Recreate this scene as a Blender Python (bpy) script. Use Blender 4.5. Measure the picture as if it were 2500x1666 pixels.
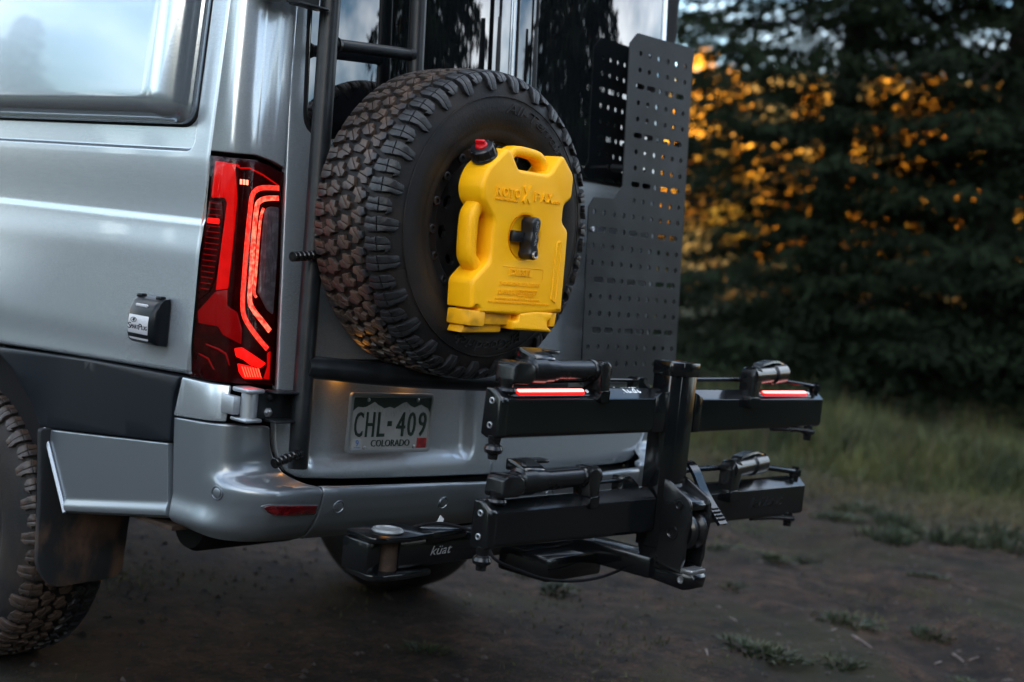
import bpy, bmesh, math, random
import numpy as np
from mathutils import Vector, Matrix
from math import pi, sin, cos, radians

for o in list(bpy.data.objects):
    bpy.data.objects.remove(o)
random.seed(7)
rng = np.random.default_rng(7)
SC = bpy.context.scene
COL = SC.collection
GZ = -0.04                                   # ground level (z=0 is the datum the van was measured from)

# ---------------------------------------------------------------- camera
cam_d = bpy.data.cameras.new('camera')
cam = bpy.data.objects.new('camera', cam_d)
COL.objects.link(cam)
_r = Vector((0.6536, -0.7497, 0.1041)).normalized()      # camera right
_f = Vector((0.7566, 0.6506, -0.0649)).normalized()      # camera forward
_r = (_r - _f * _r.dot(_f)).normalized()
_u = _r.cross(_f)
cam.matrix_world = Matrix(((_r.x, _u.x, -_f.x, -3.165), (_r.y, _u.y, -_f.y, -2.743),
                           (_r.z, _u.z, -_f.z, 1.360), (0, 0, 0, 1)))
cam_d.lens = 50.0
cam_d.sensor_width = 36.0
cam_d.clip_start = 0.05
cam_d.clip_end = 2000
cam_d.dof.use_dof = True
cam_d.dof.focus_distance = 3.62
cam_d.dof.aperture_fstop = 2.0
cam_d.dof.aperture_blades = 9
SC.camera = cam

# ---------------------------------------------------------------- light
SUN_EL, SUN_AZ = radians(6.0), radians(226.0)
w = bpy.data.worlds.new('World')
SC.world = w
w.use_nodes = True
nt = w.node_tree
nt.nodes.clear()
N, LK = nt.nodes.new, nt.links.new
sky = N('ShaderNodeTexSky')
sky.sky_type = 'NISHITA'
sky.sun_disc = False
sky.sun_elevation = SUN_EL
sky.sun_rotation = SUN_AZ
sky.air_density, sky.dust_density, sky.ozone_density = 1.0, 1.4, 2.2
tc = N('ShaderNodeTexCoord')
mp = N('ShaderNodeMapping'); mp.inputs['Scale'].default_value = (1.3, 1.3, 4.2)
cn = N('ShaderNodeTexNoise'); cn.inputs['Scale'].default_value = 1.7; cn.inputs['Detail'].default_value = 7
cn.inputs['Roughness'].default_value = 0.58
cr = N('ShaderNodeValToRGB')
cr.color_ramp.elements[0].position = 0.42; cr.color_ramp.elements[0].color = (0, 0, 0, 1)
cr.color_ramp.elements[1].position = 0.66; cr.color_ramp.elements[1].color = (0.8, 0.8, 0.8, 1)
cm = N('ShaderNodeMixRGB'); cm.inputs['Color2'].default_value = (8.3, 8.6, 9.0, 1)
bg = N('ShaderNodeBackground'); bg.inputs['Strength'].default_value = 0.15
wo = N('ShaderNodeOutputWorld')
LK(tc.outputs['Generated'], mp.inputs['Vector']); LK(mp.outputs['Vector'], cn.inputs['Vector'])
LK(cn.outputs['Fac'], cr.inputs['Fac']); LK(cr.outputs['Color'], cm.inputs['Fac'])
tint = N('ShaderNodeMixRGB'); tint.blend_type = 'MULTIPLY'; tint.inputs['Fac'].default_value = 1.0; tint.inputs['Color2'].default_value = (0.93, 1.0, 1.09, 1)
LK(sky.outputs['Color'], tint.inputs['Color1']); LK(tint.outputs['Color'], cm.inputs['Color1']); LK(cm.outputs['Color'], bg.inputs['Color'])
LK(bg.outputs['Background'], wo.inputs['Surface'])

sd = Vector((sin(SUN_AZ) * cos(SUN_EL), cos(SUN_AZ) * cos(SUN_EL), sin(SUN_EL)))
sun_d = bpy.data.lights.new('sun', 'SUN')
sun_d.energy = 5.0
sun_d.angle = radians(0.5)
sun_d.color = (1.0, 0.66, 0.32)
sun = bpy.data.objects.new('sun', sun_d)
sun.rotation_euler = (-sd).to_track_quat('-Z', 'Y').to_euler()
sun.location = (-20, -20, 30)
COL.objects.link(sun)

SC.view_settings.view_transform = 'Standard'
SC.view_settings.look = 'None'
SC.view_settings.gamma = 1.0
SC.view_settings.use_curve_mapping = False
SC.view_settings.exposure = 2.35
SC.render.engine = 'CYCLES'
SC.cycles.use_denoising = True
SC.cycles.max_bounces = 8
SC.cycles.sample_clamp_indirect = 6.0

# ---------------------------------------------------------------- materials
def mat(name, col, rough=0.5, metal=0.0, coat=0.0, coat_rough=0.03, var=0.0, var_scale=8.0, bump=0.0, bump_scale=60.0,
        col2=None, ramp=(0.45, 0.62), emit=None, emit_s=0.0, spec=0.5, ior=1.45, rough_var=0.0, aniso=None):
    m = bpy.data.materials.new(name)
    m.use_nodes = True
    t = m.node_tree
    b = t.nodes['Principled BSDF']
    b.inputs['Base Color'].default_value = (*col, 1)
    b.inputs['Roughness'].default_value = rough
    b.inputs['Metallic'].default_value = metal
    b.inputs['Coat Weight'].default_value = coat
    b.inputs['Coat Roughness'].default_value = coat_rough
    b.inputs['Specular IOR Level'].default_value = spec
    b.inputs['IOR'].default_value = ior
    co = t.nodes.new('ShaderNodeTexCoord')
    def noise(scale, detail=5):
        n = t.nodes.new('ShaderNodeTexNoise')
        n.inputs['Scale'].default_value = scale
        n.inputs['Detail'].default_value = detail
        if aniso:
            q = t.nodes.new('ShaderNodeMapping'); q.inputs['Scale'].default_value = aniso
            t.links.new(co.outputs['Object'], q.inputs['Vector']); t.links.new(q.outputs['Vector'], n.inputs['Vector'])
        else:
            t.links.new(co.outputs['Object'], n.inputs['Vector'])
        return n
    if col2 is not None or var:
        n = noise(var_scale)
        r = t.nodes.new('ShaderNodeValToRGB')
        r.color_ramp.elements[0].position, r.color_ramp.elements[1].position = ramp
        c2 = col2 if col2 is not None else tuple(min(1, c * (1 + var)) for c in col)
        c1 = col if col2 is not None else tuple(c * (1 - var) for c in col)
        r.color_ramp.elements[0].color = (*c1, 1); r.color_ramp.elements[1].color = (*c2, 1)
        t.links.new(n.outputs['Fac'], r.inputs['Fac']); t.links.new(r.outputs['Color'], b.inputs['Base Color'])
    if rough_var:
        n = noise(var_scale * 2.3)
        r = t.nodes.new('ShaderNodeMapRange')
        r.inputs['To Min'].default_value = rough - rough_var; r.inputs['To Max'].default_value = rough + rough_var
        t.links.new(n.outputs['Fac'], r.inputs['Value']); t.links.new(r.outputs['Result'], b.inputs['Roughness'])
    if bump:
        n = noise(bump_scale, 4)
        k = t.nodes.new('ShaderNodeBump'); k.inputs['Strength'].default_value = bump; k.inputs['Distance'].default_value = 0.01
        t.links.new(n.outputs['Fac'], k.inputs['Height']); t.links.new(k.outputs['Normal'], b.inputs['Normal'])
    if emit is not None:
        b.inputs['Emission Color'].default_value = (*emit, 1); b.inputs['Emission Strength'].default_value = emit_s
    return m

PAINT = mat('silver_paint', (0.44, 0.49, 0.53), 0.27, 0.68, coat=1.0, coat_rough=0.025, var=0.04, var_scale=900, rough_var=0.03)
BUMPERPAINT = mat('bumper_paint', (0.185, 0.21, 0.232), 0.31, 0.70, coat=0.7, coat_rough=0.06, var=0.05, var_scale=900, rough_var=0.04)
CLAD = mat('dark_cladding', (0.006, 0.0085, 0.0125), 0.36, var=0.1, var_scale=300, bump=0.03, bump_scale=900, spec=0.26)
GAP = mat('gap_and_trim_black', (0.006, 0.006, 0.007), 0.8, spec=0.22)  # black trim and rubber; also darkens the inner shell behind the gaps
UNDER = mat('underbody', (0.007, 0.007, 0.007), 0.75, var=0.4, var_scale=5, bump=0.2, bump_scale=14, spec=0.22)
GLASS = mat('tinted_glass', (0.004, 0.005, 0.006), 0.012, spec=1.0, ior=1.7, coat=0.0, coat_rough=0.0)
FLARE = mat('glossy_flare_shell', (0.38, 0.43, 0.48), 0.16, 0.78, coat=1.0, coat_rough=0.012, bump=0.012, bump_scale=140)
BLACKTUBE = mat('satin_black_powdercoat', (0.0085, 0.010, 0.0115), 0.36, var=0.25, var_scale=22, bump=0.05, bump_scale=500, rough_var=0.08, spec=0.34)
RACK = mat('rack_black', (0.0042, 0.0050, 0.0058), 0.13, var=0.15, var_scale=6, rough_var=0.04, bump=0.006, bump_scale=900, spec=0.6)
RACKGLOSS = mat('rack_gloss_black', (0.005, 0.0055, 0.006), 0.26, coat=0.22, coat_rough=0.08, rough_var=0.05, spec=0.4)
BOARD = mat('board_powdercoat', (0.014, 0.0165, 0.018), 0.42, var=0.28, var_scale=5.5, bump=0.08, bump_scale=600, rough_var=0.1, spec=0.22)
EDGE = mat('lit_board_edge', (0.26, 0.225, 0.205), 0.5, var=0.25, var_scale=30)  # flange paler than the sheet, its brownish light put into the colour
RUBBER = mat('tyre_rubber', (0.0085, 0.0085, 0.009), 0.55, col2=(0.022, 0.017, 0.014), var_scale=9, ramp=(0.40, 0.72), bump=0.12, bump_scale=160, rough_var=0.12, spec=0.22)  # carcass darker than the tread blocks; shade in the grooves put into colour
TREAD = mat('tread_rubber', (0.015, 0.0155, 0.017), 0.38, col2=(0.080, 0.050, 0.034), var_scale=9, ramp=(0.46, 0.66), bump=0.15, bump_scale=190, rough_var=0.1, spec=0.42)
RIMM = mat('black_rim', (0.011, 0.011, 0.012), 0.45, var=0.3, var_scale=30)
YEL = mat('yellow_plastic', (0.93, 0.43, 0.002), 0.42, col2=(0.95, 0.46, 0.003), var_scale=10, bump=0.10, bump_scale=520, rough_var=0.08, spec=0.35)
YELD = mat('dusty_yellow_plastic', (0.86, 0.39, 0.003), 0.5, col2=(0.50, 0.24, 0.010), var_scale=24, ramp=(0.5, 0.72), bump=0.1, bump_scale=420)
CAPB = mat('cap_black', (0.009, 0.010, 0.012), 0.33, var=0.3, var_scale=40)
CAPR = mat('cap_red', (0.55, 0.008, 0.012), 0.4)
STEEL = mat('bolt_steel', (0.42, 0.43, 0.44), 0.32, 0.9, var=0.2, var_scale=60)
CHROME = mat('hinge_metal', (0.40, 0.43, 0.46), 0.34, 0.75, bump=0.1, bump_scale=400)
LAMPBLACK = mat('lamp_smoke', (0.028, 0.0008, 0.0014), 0.2, var=0.3, var_scale=30, spec=0.12)
LAMPRED = mat('lamp_red', (0.30, 0.002, 0.002), 0.25, emit=(1, 0.003, 0.002), emit_s=0.085, col2=(0.22, 0.0015, 0.0015), var_scale=25, spec=0.1)
LAMPDARKRED = mat('lamp_dark_red', (0.14, 0.002, 0.003), 0.25, emit=(1, 0.003, 0.003), emit_s=0.018, spec=0.1)
LEDM = mat('lamp_led', (0.6, 0.05, 0.04), 0.3, emit=(1, 0.05, 0.022), emit_s=0.75)
LEDHOT = mat('lamp_led_hot', (0.8, 0.2, 0.15), 0.3, emit=(1, 0.20, 0.12), emit_s=0.6)
LEDGLOW = mat('lamp_glow', (0.5, 0.01, 0.01), 0.3, emit=(1, 0.006, 0.003), emit_s=0.24, spec=0.1)
def guide_material(name, c0, c1, scale, st):
    m = mat(name, (.5, .02, .02), .3); t = m.node_tree; b = t.nodes['Principled BSDF']
    co = t.nodes.new('ShaderNodeTexCoord'); n = t.nodes.new('ShaderNodeTexNoise'); n.inputs['Scale'].default_value = scale; n.inputs['Detail'].default_value = 2
    r = t.nodes.new('ShaderNodeValToRGB'); r.color_ramp.elements[0].position = .38; r.color_ramp.elements[1].position = .66
    r.color_ramp.elements[0].color = (*c0, 1); r.color_ramp.elements[1].color = (*c1, 1)
    t.links.new(co.outputs['Object'], n.inputs['Vector']); t.links.new(n.outputs['Fac'], r.inputs['Fac']); t.links.new(r.outputs['Color'], b.inputs['Emission Color'])
    b.inputs['Emission Strength'].default_value = st
    return m
GUIDE1 = guide_material('light_guide_outer', (.55, .005, .004), (1, .07, .035), 170, .34)
GUIDE2 = guide_material('light_guide_inner', (.8, .02, .012), (1, .19, .11), 110, .42)
CLEARL = mat('lamp_clear', (0.16, 0.16, 0.185), 0.3, 0.0, coat=1.0, var=0.3, var_scale=50)
REFL = mat('red_reflector', (0.085, 0.004, 0.006), 0.14, coat=1.0, var=0.4, var_scale=60)
PLATEW = mat('plate_white', (0.27, 0.28, 0.28), 0.4, var=0.06, var_scale=20)
PLATEG = mat('plate_green', (0.010, 0.022, 0.018), 0.4)
PLATEF = mat('plate_frame', (0.20, 0.215, 0.22), 0.38, 0.4)
BLUEINK = mat('blue_ink', (0.02, 0.11, 0.36), 0.5)
STICKR = mat('red_sticker', (0.22, 0.006, 0.008), 0.5, var=0.4, var_scale=60)
WHITEINK = mat('white_ink', (0.72, 0.74, 0.75), 0.5)
GREYINK = mat('grey_ink', (0.20, 0.21, 0.215), 0.5)
PLUGB = mat('plug_black', (0.005, 0.007, 0.009), 0.3, spec=0.25)
PLUGS = mat('plug_label', (0.50, 0.50, 0.53), 0.35, 0.35, var=0.05, var_scale=200)
LAMPEMIT = mat('plate_lamp', (0.9, 0.6, 0.2), 0.3, emit=(1, 0.36, 0.04), emit_s=2.4)
DUST = mat('dust_brown', (0.040, 0.023, 0.015), 0.85, var=0.3, var_scale=40)
FLAPM = mat('mud_flap', (0.020, 0.022, 0.024), 0.6, col2=(0.105, 0.064, 0.045), var_scale=6, ramp=(0.52, 0.66), aniso=(1.5, 1, 0.7), bump=0.1, bump_scale=60, spec=0.22)
BARK = mat('bark', (0.018, 0.013, 0.010), 0.9, var=0.35, var_scale=12, bump=0.5, bump_scale=20)
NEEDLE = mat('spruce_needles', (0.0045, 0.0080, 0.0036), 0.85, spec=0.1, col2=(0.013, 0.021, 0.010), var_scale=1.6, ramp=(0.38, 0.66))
ASPEN = mat('golden_leaves', (0.68, 0.35, 0.018), 0.7, col2=(0.78, 0.47, 0.05), var_scale=0.5, ramp=(0.4, 0.6))
GRASSM = mat('meadow_grass', (0.012, 0.021, 0.004), 0.75, col2=(0.085, 0.088, 0.020), var_scale=2.2, ramp=(0.36, 0.68))
WEEDM = mat('weed_green', (0.010, 0.020, 0.007), 0.7, col2=(0.040, 0.044, 0.016), var_scale=4, ramp=(0.4, 0.65))
STRAWM = mat('dry_straw', (0.105, 0.064, 0.034), 0.8, col2=(0.05, 0.031, 0.018), var_scale=3)
DRYM = mat('dry_grass_yellow', (0.045, 0.040, 0.014), 0.8, col2=(0.095, 0.068, 0.030), var_scale=2.5)
STONEM = mat('pebble', (0.036, 0.028, 0.024), 0.85, var=0.45, var_scale=9)
TWIGM = mat('pale_twig', (0.15, 0.12, 0.11), 0.8, var=0.3, var_scale=30)
HILLM = mat('dry_hill_grass', (0.46, 0.28, 0.05), 0.9, col2=(0.34, 0.23, 0.06), var_scale=0.05)
SUNBLOCKM = mat('sun_block_ridge', (0.030, 0.040, 0.022), 0.95, col2=(0.06, 0.055, 0.03), var_scale=0.12)

def lens_material():
    m = bpy.data.materials.new('clear_lens'); m.use_nodes = True
    t = m.node_tree; t.nodes.clear()
    o = t.nodes.new('ShaderNodeOutputMaterial'); mx = t.nodes.new('ShaderNodeMixShader')
    tr = t.nodes.new('ShaderNodeBsdfTransparent'); gl = t.nodes.new('ShaderNodeBsdfGlossy'); fr = t.nodes.new('ShaderNodeFresnel')
    tr.inputs['Color'].default_value = (0.97, 0.95, 0.95, 1); gl.inputs['Roughness'].default_value = 0.03
    fr.inputs['IOR'].default_value = 1.28
    t.links.new(fr.outputs[0], mx.inputs[0]); t.links.new(tr.outputs[0], mx.inputs[1]); t.links.new(gl.outputs[0], mx.inputs[2])
    t.links.new(mx.outputs[0], o.inputs['Surface'])
    return m
LENS = lens_material()

# ---------------------------------------------------------------- helpers
def link(name, me, m=None, parent=None):
    if m is not None and not me.materials:
        me.materials.append(m)
    o = bpy.data.objects.new(name, me)
    COL.objects.link(o)
    if parent is not None:
        o.parent = parent
    return o

def shade(bm, ang=32):
    a = radians(ang)
    for f in bm.faces:
        f.smooth = True
    for e in bm.edges:
        if len(e.link_faces) == 2:
            e.smooth = e.calc_face_angle(0) < a

def obj(name, bm, m, parent=None, ang=32):
    bmesh.ops.recalc_face_normals(bm, faces=bm.faces[:]) if getattr(bm, '_rc', True) else None
    shade(bm, ang)
    me = bpy.data.meshes.new(name)
    bm.to_mesh(me); bm.free()
    return link(name, me, m, parent)

def obj_raw(name, bm, m, parent=None, ang=32):
    shade(bm, ang)
    me = bpy.data.meshes.new(name)
    bm.to_mesh(me); bm.free()
    return link(name, me, m, parent)

def arr_obj(name, V, F, m, parent=None, smooth=False):
    V = np.asarray(V, np.float32); F = np.asarray(F, np.int32)
    me = bpy.data.meshes.new(name)
    n, k = F.shape
    me.vertices.add(len(V)); me.vertices.foreach_set('co', V.ravel())
    me.loops.add(n * k); me.loops.foreach_set('vertex_index', F.ravel())
    me.polygons.add(n)
    me.polygons.foreach_set('loop_start', np.arange(0, n * k, k, dtype=np.int32))
    me.polygons.foreach_set('use_smooth', np.full(n, smooth))
    me.update(calc_edges=True)
    return link(name, me, m, parent)

def tag(o, label, cat, group=None, kind=None):
    o['label'] = label; o['category'] = cat
    if group: o['group'] = group
    if kind: o['kind'] = kind
    return o

def empty(name, loc=(0, 0, 0)):
    o = bpy.data.objects.new(name, None)
    o.empty_display_size = 0.1; o.location = loc
    COL.objects.link(o)
    return o

def copy_tree(o, parent=None):
    c = o.copy(); COL.objects.link(c)
    if parent is not None: c.parent = parent
    for ch in list(o.children):
        copy_tree(ch, c)
    return c

def box(bm, x0, x1, y0, y1, z0, z1, bev=0.0, seg=2, M=None):
    r = bmesh.ops.create_cube(bm, size=1.0)
    vs = r['verts']
    for v in vs:
        v.co = Vector(((x0 + x1) / 2 + v.co.x * (x1 - x0), (y0 + y1) / 2 + v.co.y * (y1 - y0), (z0 + z1) / 2 + v.co.z * (z1 - z0)))
    allv = set(vs)
    if bev:
        es = [e for e in bm.edges if e.verts[0] in allv and e.verts[1] in allv]
        g = bmesh.ops.bevel(bm, geom=es, offset=bev, segments=seg, affect='EDGES', profile=0.5)
        allv |= set(g['verts'])
        allv = {v for v in allv if v.is_valid}
    if M is not None:
        for v in allv: v.co = M @ v.co
    return bm

def prism(bm, pts, d0, d1, axis='Y', bev=0.0, M=None):
    """closed prism; pts are the two remaining coordinates in (x,y,z) order"""
    def P(a, b, d):
        return Vector({'X': (d, a, b), 'Y': (a, d, b), 'Z': (a, b, d)}[axis])
    A = [bm.verts.new(P(a, b, d0)) for a, b in pts]; B = [bm.verts.new(P(a, b, d1)) for a, b in pts]
    n = len(pts); fs = [bm.faces.new(A), bm.faces.new(B[::-1])]
    for i in range(n):
        fs.append(bm.faces.new((A[i], B[i], B[(i + 1) % n], A[(i + 1) % n])))
    bmesh.ops.recalc_face_normals(bm, faces=fs)
    if bev:
        es = list({e for f in fs for e in f.edges})
        bmesh.ops.bevel(bm, geom=es, offset=bev, segments=2, affect='EDGES', profile=0.5)
    if M is not None:
        for v in bm.verts: v.co = M @ v.co
    return bm

def tube(bm, pts, r, n=14, caps=True, radii=None):
    pts = [Vector(p) for p in pts]
    T = []
    for i in range(len(pts)):
        a = pts[max(0, i - 1)]; b = pts[min(len(pts) - 1, i + 1)]
        T.append((b - a).normalized())
    up = Vector((0, 0, 1)) if abs(T[0].z) < 0.9 else Vector((1, 0, 0))
    u = (up - T[0] * up.dot(T[0])).normalized()
    rings = []
    for i, p in enumerate(pts):
        u = (u - T[i] * u.dot(T[i])).normalized(); v = T[i].cross(u)
        rr = radii[i] if radii else r
        rings.append([bm.verts.new(p + (u * cos(2 * pi * k / n) + v * sin(2 * pi * k / n)) * rr) for k in range(n)])
    for a, b in zip(rings, rings[1:]):
        for k in range(n):
            bm.faces.new((a[k], a[(k + 1) % n], b[(k + 1) % n], b[k]))
    if caps:
        bm.faces.new(rings[0][::-1]); bm.faces.new(rings[-1])
    return bm

def smooth_path(ctrl, n=8):
    P = [Vector(c) for c in ctrl]; out = []
    for i in range(len(P) - 1):
        p0, p1, p2, p3 = P[max(0, i - 1)], P[i], P[i + 1], P[min(len(P) - 1, i + 2)]
        for k in range(n):
            t = k / n
            out.append(0.5 * ((2 * p1) + (p2 - p0) * t + (2 * p0 - 5 * p1 + 4 * p2 - p3) * t * t + (3 * p1 - p0 - 3 * p2 + p3) * t ** 3))
    out.append(P[-1])
    return out

def lathe(bm, prof, c, axis='Y', n=48, close=False):
    c = Vector(c); rings = []
    for r, a in prof:
        ring = []
        for k in range(n):
            t = 2 * pi * k / n; p, q = r * cos(t), r * sin(t)
            ring.append(bm.verts.new(c + Vector({'X': (a, p, q), 'Y': (p, a, q), 'Z': (p, q, a)}[axis])))
        rings.append(ring)
    seq = list(zip(rings, rings[1:]))
    if close: seq.append((rings[-1], rings[0]))
    for a, b in seq:
        for k in range(n):
            bm.faces.new((a[k], a[(k + 1) % n], b[(k + 1) % n], b[k]))
    return bm

def disc(bm, c, r, axis='Y', n=24, d=0.004):
    """short solid cylinder from c to c - d along the axis' outward (negative) side"""
    lathe(bm, [(1e-5, d), (r, d), (r, 0.0), (1e-5, 0.0)], c, axis, n)
    return bm

def offset_loop(L_, d):
    """inset a loop (counter-clockwise = inwards) by d with limited mitres"""
    n = len(L_); out = []
    for i in range(n):
        p = Vector(L_[i]); a = (p - Vector(L_[i - 1])); b = (Vector(L_[(i + 1) % n]) - p)
        a = a.normalized() if a.length > 1e-9 else b.normalized(); b = b.normalized() if b.length > 1e-9 else a
        na, nb = Vector((-a.y, a.x)), Vector((-b.y, b.x))
        m = na + nb
        m = m.normalized() if m.length > 1e-6 else na
        out.append(p + m * (d / max(.55, m.dot(na))))
    return [(q.x, q.y) for q in out]

def area2(L_): return sum(L_[i - 1][0] * L_[i][1] - L_[i][0] * L_[i - 1][1] for i in range(len(L_)))

def slab(outline, holes=(), thick=0.01, bev=0.0, fmap=None, du=0, dv=0, back=False, segs=(0.35,)):
    """plate cut from a 2-D outline with rounded rim; fmap(u, v, off) places it in space"""
    bm = bmesh.new()
    loops = [list(outline) if area2(outline) > 0 else list(outline)[::-1]] + [list(h) if area2(h) < 0 else list(h)[::-1] for h in holes]
    levels = ([0.0] + list(segs) + [1.0]) if bev else [0.0]
    inner = []; edges = []
    for L_ in loops:
        prev = None
        for s in levels:
            z = -bev * (1 - math.sqrt(max(0, 1 - (1 - s) ** 2))) if bev else 0.0
            ring = [bm.verts.new((a, b, z)) for a, b in (offset_loop(L_, s * bev) if s else L_)]
            if prev:
                for i in range(len(ring)):
                    j = (i + 1) % len(ring); bm.faces.new((prev[i], prev[j], ring[j], ring[i]))
            prev = ring
        for i in range(len(prev)):
            e = bm.edges.get((prev[i], prev[(i + 1) % len(prev)])) or bm.edges.new((prev[i], prev[(i + 1) % len(prev)]))
            edges.append(e)
        inner.append(prev)
    rim_faces = set(bm.faces[:])
    bmesh.ops.triangle_fill(bm, use_beauty=True, use_dissolve=False, edges=edges)
    us = [v.co.x for v in bm.verts]; ws = [v.co.y for v in bm.verts]
    bk = [[v.co.copy() for v in f.verts] for f in bm.faces] if back else None
    for lo, hi, st, no in ((min(us), max(us), du, (1, 0, 0)), (min(ws), max(ws), dv, (0, 1, 0))):
        if st:
            k = max(1, int((hi - lo) / st))
            for i in range(1, k):
                x = lo + (hi - lo) * i / k
                bmesh.ops.bisect_plane(bm, geom=bm.verts[:] + bm.edges[:] + bm.faces[:], dist=1e-6,
                                       plane_co=(x * no[0], x * no[1], 0), plane_no=no)
    for f in bm.faces:
        f.normal_update()
        if f.normal.z < 0: f.normal_flip()
    be = [e for e in bm.edges if len(e.link_faces) == 1]
    r = bmesh.ops.extrude_edge_only(bm, edges=be)
    for g in r['geom']:
        if isinstance(g, bmesh.types.BMVert): g.co.z = -thick
    if back:
        for c in bk:
            try:
                bm.faces.new([bm.verts.new((p.x, p.y, -thick)) for p in c[::-1]])
            except ValueError:
                pass
        bmesh.ops.remove_doubles(bm, verts=bm.verts[:], dist=1e-6)
    bmesh.ops.recalc_face_normals(bm, faces=bm.faces[:])
    top = max(bm.faces, key=lambda f: f.calc_area() * (f.calc_center_median().z > -thick * .5))
    if top.normal.z < 0:
        bmesh.ops.reverse_faces(bm, faces=bm.faces[:])
    if fmap:
        for v in bm.verts: v.co = fmap(v.co.x, v.co.y, v.co.z)
    return bm

def round_poly(pts, r, n=5):
    """round every corner of a polygon by r (or per-corner list)"""
    out = []; k = len(pts)
    for i in range(k):
        p = Vector(pts[i]); a = Vector(pts[i - 1]); b = Vector(pts[(i + 1) % k])
        rr = r[i] if isinstance(r, (list, tuple)) else r
        da, db = (a - p), (b - p)
        d = min(rr, da.length * 0.45, db.length * 0.45)
        if d < 1e-5:
            out.append((p.x, p.y)); continue
        q0 = p + da.normalized() * d; q1 = p + db.normalized() * d
        for j in range(n + 1):
            t = j / n
            q = q0 * (1 - t) ** 2 + p * 2 * t * (1 - t) + q1 * t * t
            out.append((q.x, q.y))
    return out

def rect(x0, x1, z0, z1): return [(x0, z0), (x1, z0), (x1, z1), (x0, z1)]
def circ(cx, cz, r, n=12, ry=None): return [(cx + r * cos(2 * pi * i / n), cz + (ry or r) * sin(2 * pi * i / n)) for i in range(n)]
def slot(cx, cz, wd, h, n=4):
    r = h / 2 * 0.98; out = []
    for sx, a0 in ((1, -pi / 2), (-1, pi / 2)):
        for i in range(n + 1):
            a = a0 + pi * i / n
            out.append((cx + sx * (wd / 2 - r) + r * cos(a), cz + r * sin(a)))
    return out

def text_mesh(s, wd, h, shear=0.0, bold=0.0):
    """flat letters scaled to wd x h, lower left at the origin: (V, F)"""
    cu = bpy.data.curves.new('lettering', 'FONT'); cu.body = s; cu.resolution_u = 3; cu.fill_mode = 'FRONT'; cu.shear = shear; cu.offset = bold
    t = bpy.data.objects.new('lettering', cu); COL.objects.link(t)
    dg = bpy.context.evaluated_depsgraph_get(); dg.update()
    me = t.evaluated_get(dg).to_mesh()
    V = np.array([v.co[:] for v in me.vertices]); F = [tuple(p.vertices) for p in me.polygons]
    t.evaluated_get(dg).to_mesh_clear()
    bpy.data.objects.remove(t); bpy.data.curves.remove(cu)
    V = V[:, :2] - V[:, :2].min(0)
    V = V / V.max(0) * np.array([wd, h])
    return V, F

def lettering(name, items, fmap, m, parent, height=0.0012, bold=0.0):
    """items: (text, x, z, w, h[, shear]); each letter a raised solid"""
    bm = bmesh.new()
    for it in items:
        s, x, z, wd, h = it[:5]
        V, F = text_mesh(s, wd, h, it[5] if len(it) > 5 else 0.0, bold)
        vs = [bm.verts.new((x + a, z + b, 0)) for a, b in V]
        for f in F:
            try: bm.faces.new([vs[i] for i in f])
            except ValueError: pass
    bmesh.ops.recalc_face_normals(bm, faces=bm.faces[:])
    be = [e for e in bm.edges if len(e.link_faces) == 1]
    for v in bm.verts: v.co.z = height
    r = bmesh.ops.extrude_edge_only(bm, edges=be)
    for g in r['geom']:
        if isinstance(g, bmesh.types.BMVert): g.co.z = -0.0005
    for v in bm.verts: v.co = fmap(v.co.x, v.co.y, v.co.z)
    return obj(name, bm, m, parent)

def sstep(a, b, x):
    t = max(0.0, min(1.0, (x - a) / (b - a))); return t * t * (3 - 2 * t)

def interp(x, xs, ys): return float(np.interp(x, xs, ys))

# ---------------------------------------------------------------- van skin: s runs along the left side (s<0) and round the rear corner (s>0)
def rearY(z): return 0.02 + 0.08 * (z - 1) if z > 1 else 0.02 * max(0, (z - 0.7) / 0.3)
def sideX(z): return -1.0 + 0.05 * max(0, z - 1.5)
_t = np.linspace(0, 1, 16)[:, None]
_pr = np.vstack([[[0, .165]], (1 - _t) ** 2 * np.array((0, .115)) + 2 * _t * (1 - _t) * np.array((0, .03)) + _t ** 2 * np.array((.09, .026)), [[.16, .02]]])
_L = np.concatenate([[0], np.cumsum(np.linalg.norm(np.diff(_pr, axis=0), axis=1))])
def _skin(s, z):
    if s <= 0: return Vector((sideX(z), .165 - s, z))
    if s > _L[-1]: return Vector((sideX(z) + .16 + s - _L[-1], rearY(z), z))
    dx = interp(s, _L, _pr[:, 0]); y = interp(s, _L, _pr[:, 1])
    wgt = min(1, max(0, (.165 - y) / .145))
    return Vector((sideX(z) + dx, y + wgt * (rearY(z) - .02), z))
def _nrm(s):
    e = 0.012
    a, b = _skin(s - e, 1.0), _skin(s + e, 1.0)
    t = (b - a).normalized()
    return Vector((t.y, -t.x, 0))
def skin(s, z, off=0.0): return _skin(s, z) + _nrm(s) * off
def skin_off(d): return lambda s, z, o: skin(s, z, o + d)
def rear(x, z, off=0.0): return Vector((x, rearY(z) - off, z))
def rear_off(d): return lambda x, z, o: rear(x, z, o + d)

# ================================================================ SETTING: ground, hill, added sun-blocking ridge
def vnoise(x, y, seed):
    r = np.random.default_rng(seed).random((64, 64)).astype(np.float32)
    xi = np.floor(x).astype(int); yi = np.floor(y).astype(int)
    fx = x - xi; fy = y - yi; fx = fx * fx * (3 - 2 * fx); fy = fy * fy * (3 - 2 * fy)
    g = lambda i, j: r[i % 64, j % 64]
    return (g(xi, yi) * (1 - fx) + g(xi + 1, yi) * fx) * (1 - fy) + (g(xi, yi + 1) * (1 - fx) + g(xi + 1, yi + 1) * fx) * fy

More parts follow.
